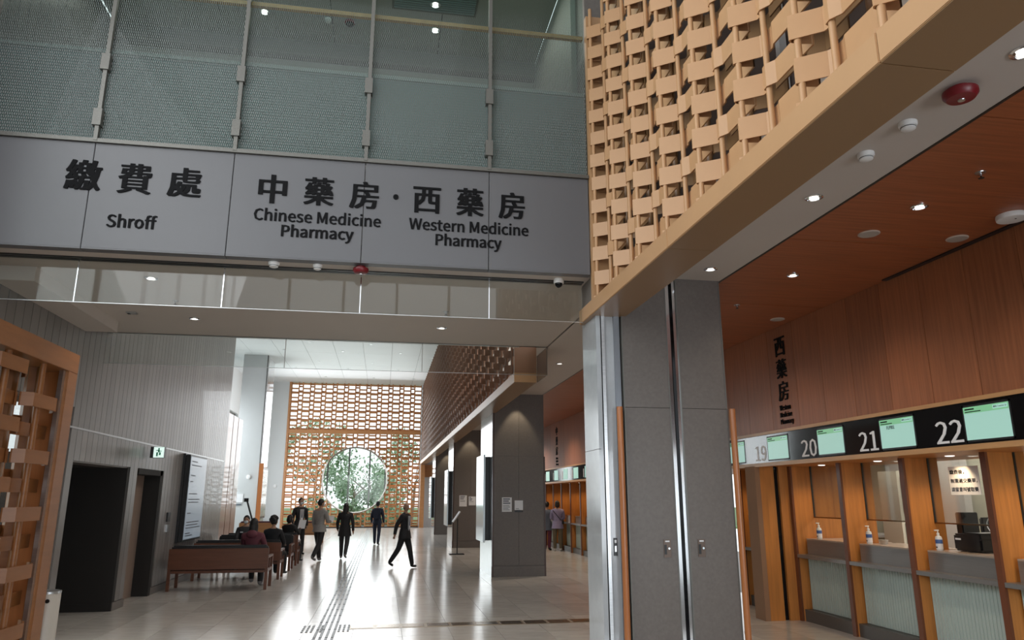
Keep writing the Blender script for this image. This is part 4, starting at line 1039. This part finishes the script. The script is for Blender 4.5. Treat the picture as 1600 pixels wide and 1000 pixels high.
def shirt_front(col, lany=True):
    def f(t, kid, k, o, up, hands):
        c = (o+up(.30))*k
        s = kid('shirt_front', G().prism([(-.055*k, 0, -.22*k), (.055*k, 0, -.22*k), (.065*k, 0, .17*k), (-.065*k, 0, .17*k)], (0, .02, 0)).mesh('shirt_front', mat('grey_shirt', (.42, .43, .45), .7)))
        s.location = (0, c.y+.113*k, c.z)
        if lany:
            kid('badge', G().box(-.03*k, .02, -.17*k, .03*k, .028, -.09*k).mesh('badge', PAPER), s)
            g = G().tube((-.05*k, .012, .17*k), (0, .024, -.09*k), .006*k, n=6).tube((.05*k, .012, .17*k), (0, .024, -.09*k), .006*k, n=6)
            kid('lanyard', g.mesh('lanyard', mat('lanyard', (.10, .12, .2), .6)), s)
    return f
def hood(m):
    def f(t, kid, k, o, up, hands):
        c = (o+up(.50))*k; kid('hood', G().ball((0, c.y-.09*k, c.z), (.12*k, .07*k, .085*k), 14, 10).mesh('hood', m, True))
    return f
def sling(m, bag):
    def f(t, kid, k, o, up, hands):
        c = (o+up(.3))*k; g = G(); pts = []
        for i in range(13):
            a = i/12; pts.append((.13*k-.30*k*a+.03*k, c.y-.125*k, c.z+.19*k-.36*k*a))
        pts = [(-p[0], p[1], p[2]) for p in pts]
        for a, b in zip(pts, pts[1:]): g.tube(a, b, .012*k, n=6)
        s = kid('bag_strap', g.mesh('bag_strap', m)); kid('sling_bag', G().cbox((.20*k, c.y-.04*k, c.z-.22*k), (.07*k, .16*k, .15*k)).mesh('sling_bag', bag, True, .02), s)
    return f
def held(name, m, w, h, off=(0, .03, .06)):
    def f(t, kid, k, o, up, hands):
        c = hands[1]*k; q = kid(name, G().box(-w/2, -.004, -h/2, w/2, .004, h/2).mesh(name, m)); q.location = (c.x+off[0], c.y+off[1], c.z+off[2]); q.rotation_euler = (-.5, 0, .3)
    return f
BLKC = mixc('black_cloth', (.012, .012, .014)); DKG = mixc('charcoal_cloth', (.03, .03, .034)); GREYJ = mixc('grey_jacket', (.30, .29, .28)); NAVY = mixc('navy_cloth', (.018, .024, .05)); MAR = mixc('maroon_hoodie', (.14, .035, .05))
LILAC = mixc('lilac_puffer', (.30, .27, .44)); OLIVE = mixc('olive_trousers', (.13, .11, .07)); BURG = mixc('burgundy_trousers', (.12, .02, .045)); TEALC = mixc('slate_coat', (.10, .12, .16))
SHOEB = mat('black_shoe', (.01, .01, .01), .35); SHOEG = mat('grey_trainer', (.22, .21, .21), .6); SHOEW = mat('white_trainer', (.6, .6, .6), .6)
person('balding older man in dark suit walking right, hands clasped behind', .62, 20.2, 118, BLKC, BLKC, SHOEB, 1.64, leg=((15, 3), (-18, 18)), arm=((-28, 18, 14), (-28, 18, 14)), hair='bald', mask=False, headturn=25, coat=.12, extras=[shirt_front(None)])
person('masked young man in grey jacket and black trousers looking at papers', -1.76, 22.5, 32, GREYJ, BLKC, SHOEG, 1.73, leg=((16, 6), (-18, 20)), arm=((5, 20, 10), (15, 75, 6)), headturn=25, coat=.08, extras=[held('paper_sheets', PAPER, .16, .2)])
person('woman in long black coat with long black hair walking away', -1.08, 23.3, 8, BLKC, DKG, SHOEG, 1.60, leg=((12, 6), (-14, 22)), arm=((10, 30, 14), (-8, 14, 14)), hair='long', mask=False, coat=.2)
person('person in dark jacket with navy backpack near the end wall', -.17, 30.0, 10, NAVY, NAVY, SHOEB, 1.62, leg=((14, 4), (-12, 8)), arm=((4, 30, 12), (4, 25, 10)), mask=False, coat=.06, extras=[backpack(NAVY)])
person('masked man in black suit and lanyard standing behind benches', -2.62, 25.3, 150, BLKC, BLKC, SHOEB, 1.74, leg=((4, 2), (-4, 4)), arm=((-6, 12, 10), (-6, 12, 10)), coat=.12, extras=[shirt_front(None)])
person('woman in maroon hoodie with long dark hair seated on nearest bench', -2.62, 16.42, 8, MAR, BLKC, SHOEG, 1.66, sit=True, leg=((82, 78), (76, 80)), arm=((30, 55, 8), (30, 55, 8)), hair='long', mask=False, extras=[hood(MAR)], seat=.47)
person('masked person in dark jacket with name tag seated facing us', -3.35, 19.85, 180, DKG, BLKC, SHOEB, 1.62, sit=True, leg=((82, 82), (82, 82)), arm=((25, 60, 6), (25, 60, 6)), seat=.47, extras=[lambda t, kid, k, o, up, hands: kid('name_tag', G().cbox((.08, .125, (o+up(.40)).z*k), (.07, .012, .02)).mesh('name_tag', PAPER))])
person('person with curly dark hair in black coat on second bench', -2.47, 18.28, 20, BLKC, BLKC, SHOEB, 1.64, sit=True, leg=((82, 80), (82, 80)), arm=((25, 50, 8), (25, 50, 8)), hair='curly', mask=False, seat=.47)
person('person in black beanie on fourth bench reading white paper', -2.52, 21.75, 30, BLKC, DKG, SHOEB, 1.58, sit=True, leg=((82, 80), (82, 80)), arm=((30, 75, 10), (40, 85, 4)), hair='bob', mask=False, seat=.46, extras=[held('paper_sheet', PAPER, .2, .26, (.02, .05, .1))])
person('person in lilac puffer jacket and olive trousers at far counter', 5.98, 25.35, 15, LILAC, OLIVE, SHOEW, 1.64, leg=((2, 2), (-2, 4)), arm=((20, 60, 10), (20, 60, 10)), hair='bob', mask=False, coat=.14, slim=1.12, extras=[sling(BLKC, BLKC)])
person('person in slate coat and burgundy trousers beside lilac jacket', 5.74, 25.9, 40, TEALC, BURG, SHOEB, 1.60, leg=((2, 2), (-2, 4)), arm=((20, 50, 8), (20, 50, 8)), hair='short', mask=False, coat=.2)

# ------------------------------------------------------------------ other hall furniture
t = thing('sign_stand', 'slim black floor stand with tilted white sign plate', 'sign stand', (2.42, 24.5, 0))
G().box(2.18, 24.35, 0, 2.66, 24.65, .03).build('base', DSTEEL, t, bevel=.005); G().tube((2.44, 24.5, .03), (2.44, 24.5, 1.12), .018).build('pole', DSTEEL, t)
G().prism([(2.27, 24.3, 1.02), (2.29, 24.3, 1.0), (2.52, 24.3, 1.33), (2.50, 24.3, 1.35)], (0, .42, 0)).build('sign_plate', PAPER, t)
t = thing('thermal_camera_tripod', 'black camera on tripod standing before the grey column', 'tripod', (-5.0, 30.5, 0))
for a in (0, 2.1, 4.2): G().tube((-4.95, 30.5, 1.0), (-4.95+.4*math.cos(a), 30.5+.4*math.sin(a), .0), .03, .025).build('leg', DSTEEL, t)
G().tube((-4.95, 30.5, .95), (-5.2, 30.5, 1.68), .035).build('arm', DSTEEL, t); G().box(-5.3, 30.42, 1.62, -5.13, 30.58, 1.76).build('camera_head', BLKPL, t)
t = thing('column_display', 'tall screen leaning out from the right side of grey column', 'screen', (-5.9, 38.4, 1.8))
G().box(-5.95, 37.5, .6, -5.75, 37.62, 3.4).build('timber_edge', WOODH, t); G().box(-5.9, 37.62, .8, -5.78, 39.2, 3.2).build('housing', BLKPL, t); G().box(-5.78, 37.7, .9, -5.76, 39.1, 3.1).build('screen', mat('column_screen', (.20, .26, .25), .15, emit=.3, var=.8, scale=(3, 3, 3)), t)
for i, (x, y, z) in enumerate(((-6.42, 37.58, 2.75), (-6.4, YF, 2.45))):
    t = thing('wall_speaker', ['small round white fitting on the grey column', 'small round white fitting on the grey back wall'][i], 'wall fitting', (x, y, z))
    G().lathe([(.1, 0), (.1, -.04), (.08, -.05)], (x, y, z), 20, 'y').build('body', WHITEW, t, smooth=True); G().lathe([(.06, -.05), (.055, -.055)], (x, y, z), 16, 'y').build('grille', PAPER, t)
t = thing('column_sign', 'small white panel sign on the grey column', 'sign', (-6.75, 37.59, 1.7))
G().box(-6.95, 37.57, 1.55, -6.6, 37.6, 1.95).build('plate', PAPER, t); G().box(-6.95, 37.565, 1.42, -6.65, 37.6, 1.48).build('marks', INK, t)

# ------------------------------------------------------------------ entrance hall around the camera (out of frame) and outdoors
S('ceiling_entrance', G().box(XL-.3, -4, 9.3, 3.1, .0, 9.5).box(XL-.3, 5.2, 9.3, 3.1, YS+.2, 9.5).box(XL-.3, 0, 9.3, -4, 5.2, 9.5).box(1, 0, 9.3, 3.1, 5.2, 9.5), WHITEP)
S('wall_side_entrance', G().box(6.9, -4, 0, 7.1, 3, ZC+.2).box(3.1, -4.2, 2.9, 7.1, -4, ZC+.2), WHITEP)
w3 = S('window_3', G().box(XL, -4.1, 0, 3.1, -4, .15).box(XL, -4.1, 8.6, 3.1, -4, 9.3), GREYM)
for k in range(6): G().box(XL+k*1.47, -4.1, .15, XL+.07+k*1.47, -4, 8.6).build('mullion', GREYM, w3)
S('ground', G().box(-70, 50, -.4, 70, 150, -.25).box(-70, -40, -.4, -9, 50, -.25), LAWN)
def tree(x, y, h, r, label, n=1200):
    t = thing('tree', label, 'tree', (x, y, -.25), 'trees outside the round window')
    g = G().tube((x, y, -.25), (x+.2, y, h*.45), .13, .09, 10)
    for i in range(7):
        a = i*.9+x; g.tube((x+.2, y, h*(.3+.03*i)), (x+.2+r*.8*math.cos(a), y+r*.5*math.sin(a), h*(.62+.05*i)), .05, .02, 6)
    g.build('trunk', BARK, t)
    g = G(); rr = random.Random(int(x*10+y))
    cl = [(x+r*rr.uniform(-.85, .85), y+r*rr.uniform(-.6, .6), h*rr.uniform(.35, .98), rr.uniform(.5, 1.1)*r*.36) for _ in range(15)]
    for i in range(n):
        c = rr.choice(cl); d = Vector((rr.gauss(0, 1), rr.gauss(0, 1), rr.gauss(0, 1))).normalized()*c[3]*rr.random()**.4
        p = Vector(c[:3])+d; a = Vector((rr.gauss(0, 1), rr.gauss(0, 1), rr.gauss(0, 1))).normalized(); b = a.orthogonal().normalized(); s = rr.uniform(.10, .24)
        g.add([p-a*s, p+b*s*.5, p+a*s, p-b*s*.5], [(0, 1, 2, 3)])
    g.build('foliage', LEAF, t, kind='stuff')
tree(-5.2, 58, 7.5, 3.2, 'leafy tree seen at left through the round window'); tree(-1.0, 62, 4.2, 3.0, 'low leafy tree seen low in the middle of the round window'); tree(2.2, 57, 6.5, 2.8, 'leafy tree seen at right through the round window'); tree(-2.6, 66, 5, 3, 'leafy tree farther behind, seen through the round window')

def bush(x, y, h, r, label):
    t = thing('bush', label, 'bush', (x, y, -.25), 'bushes outside the round window')
    g = G(); rr = random.Random(int(x*7+y))
    for i in range(5): g.tube((x, y, -.25), (x+rr.uniform(-.5, .5)*r, y+rr.uniform(-.3, .3)*r, h*.7), .03, .012, 5)
    g.build('stems', BARK, t)
    g = G()
    for i in range(700):
        a = rr.random()*2*PI; q = rr.random()**.5; p = Vector((x+r*q*math.cos(a), y+.6*r*q*math.sin(a), -.2+h*rr.random()*math.sqrt(max(.05, 1-q*q*.8))))
        d = Vector((rr.gauss(0, 1), rr.gauss(0, 1), rr.gauss(0, 1))).normalized(); b = d.orthogonal().normalized(); w = rr.uniform(.1, .2)
        g.add([p-d*w, p+b*w*.5, p+d*w, p-b*w*.5], [(0, 1, 2, 3)])
    g.build('foliage', LEAF, t, kind='stuff')
bush(-4.6, 53.5, 2.3, 1.2, 'rounded bush low at left outside the round window')
bush(-2.2, 54, 1.9, 1.2, 'rounded bush low in the middle outside the round window')
bush(.3, 53.5, 2.5, 1.2, 'rounded bush low at right outside the round window')
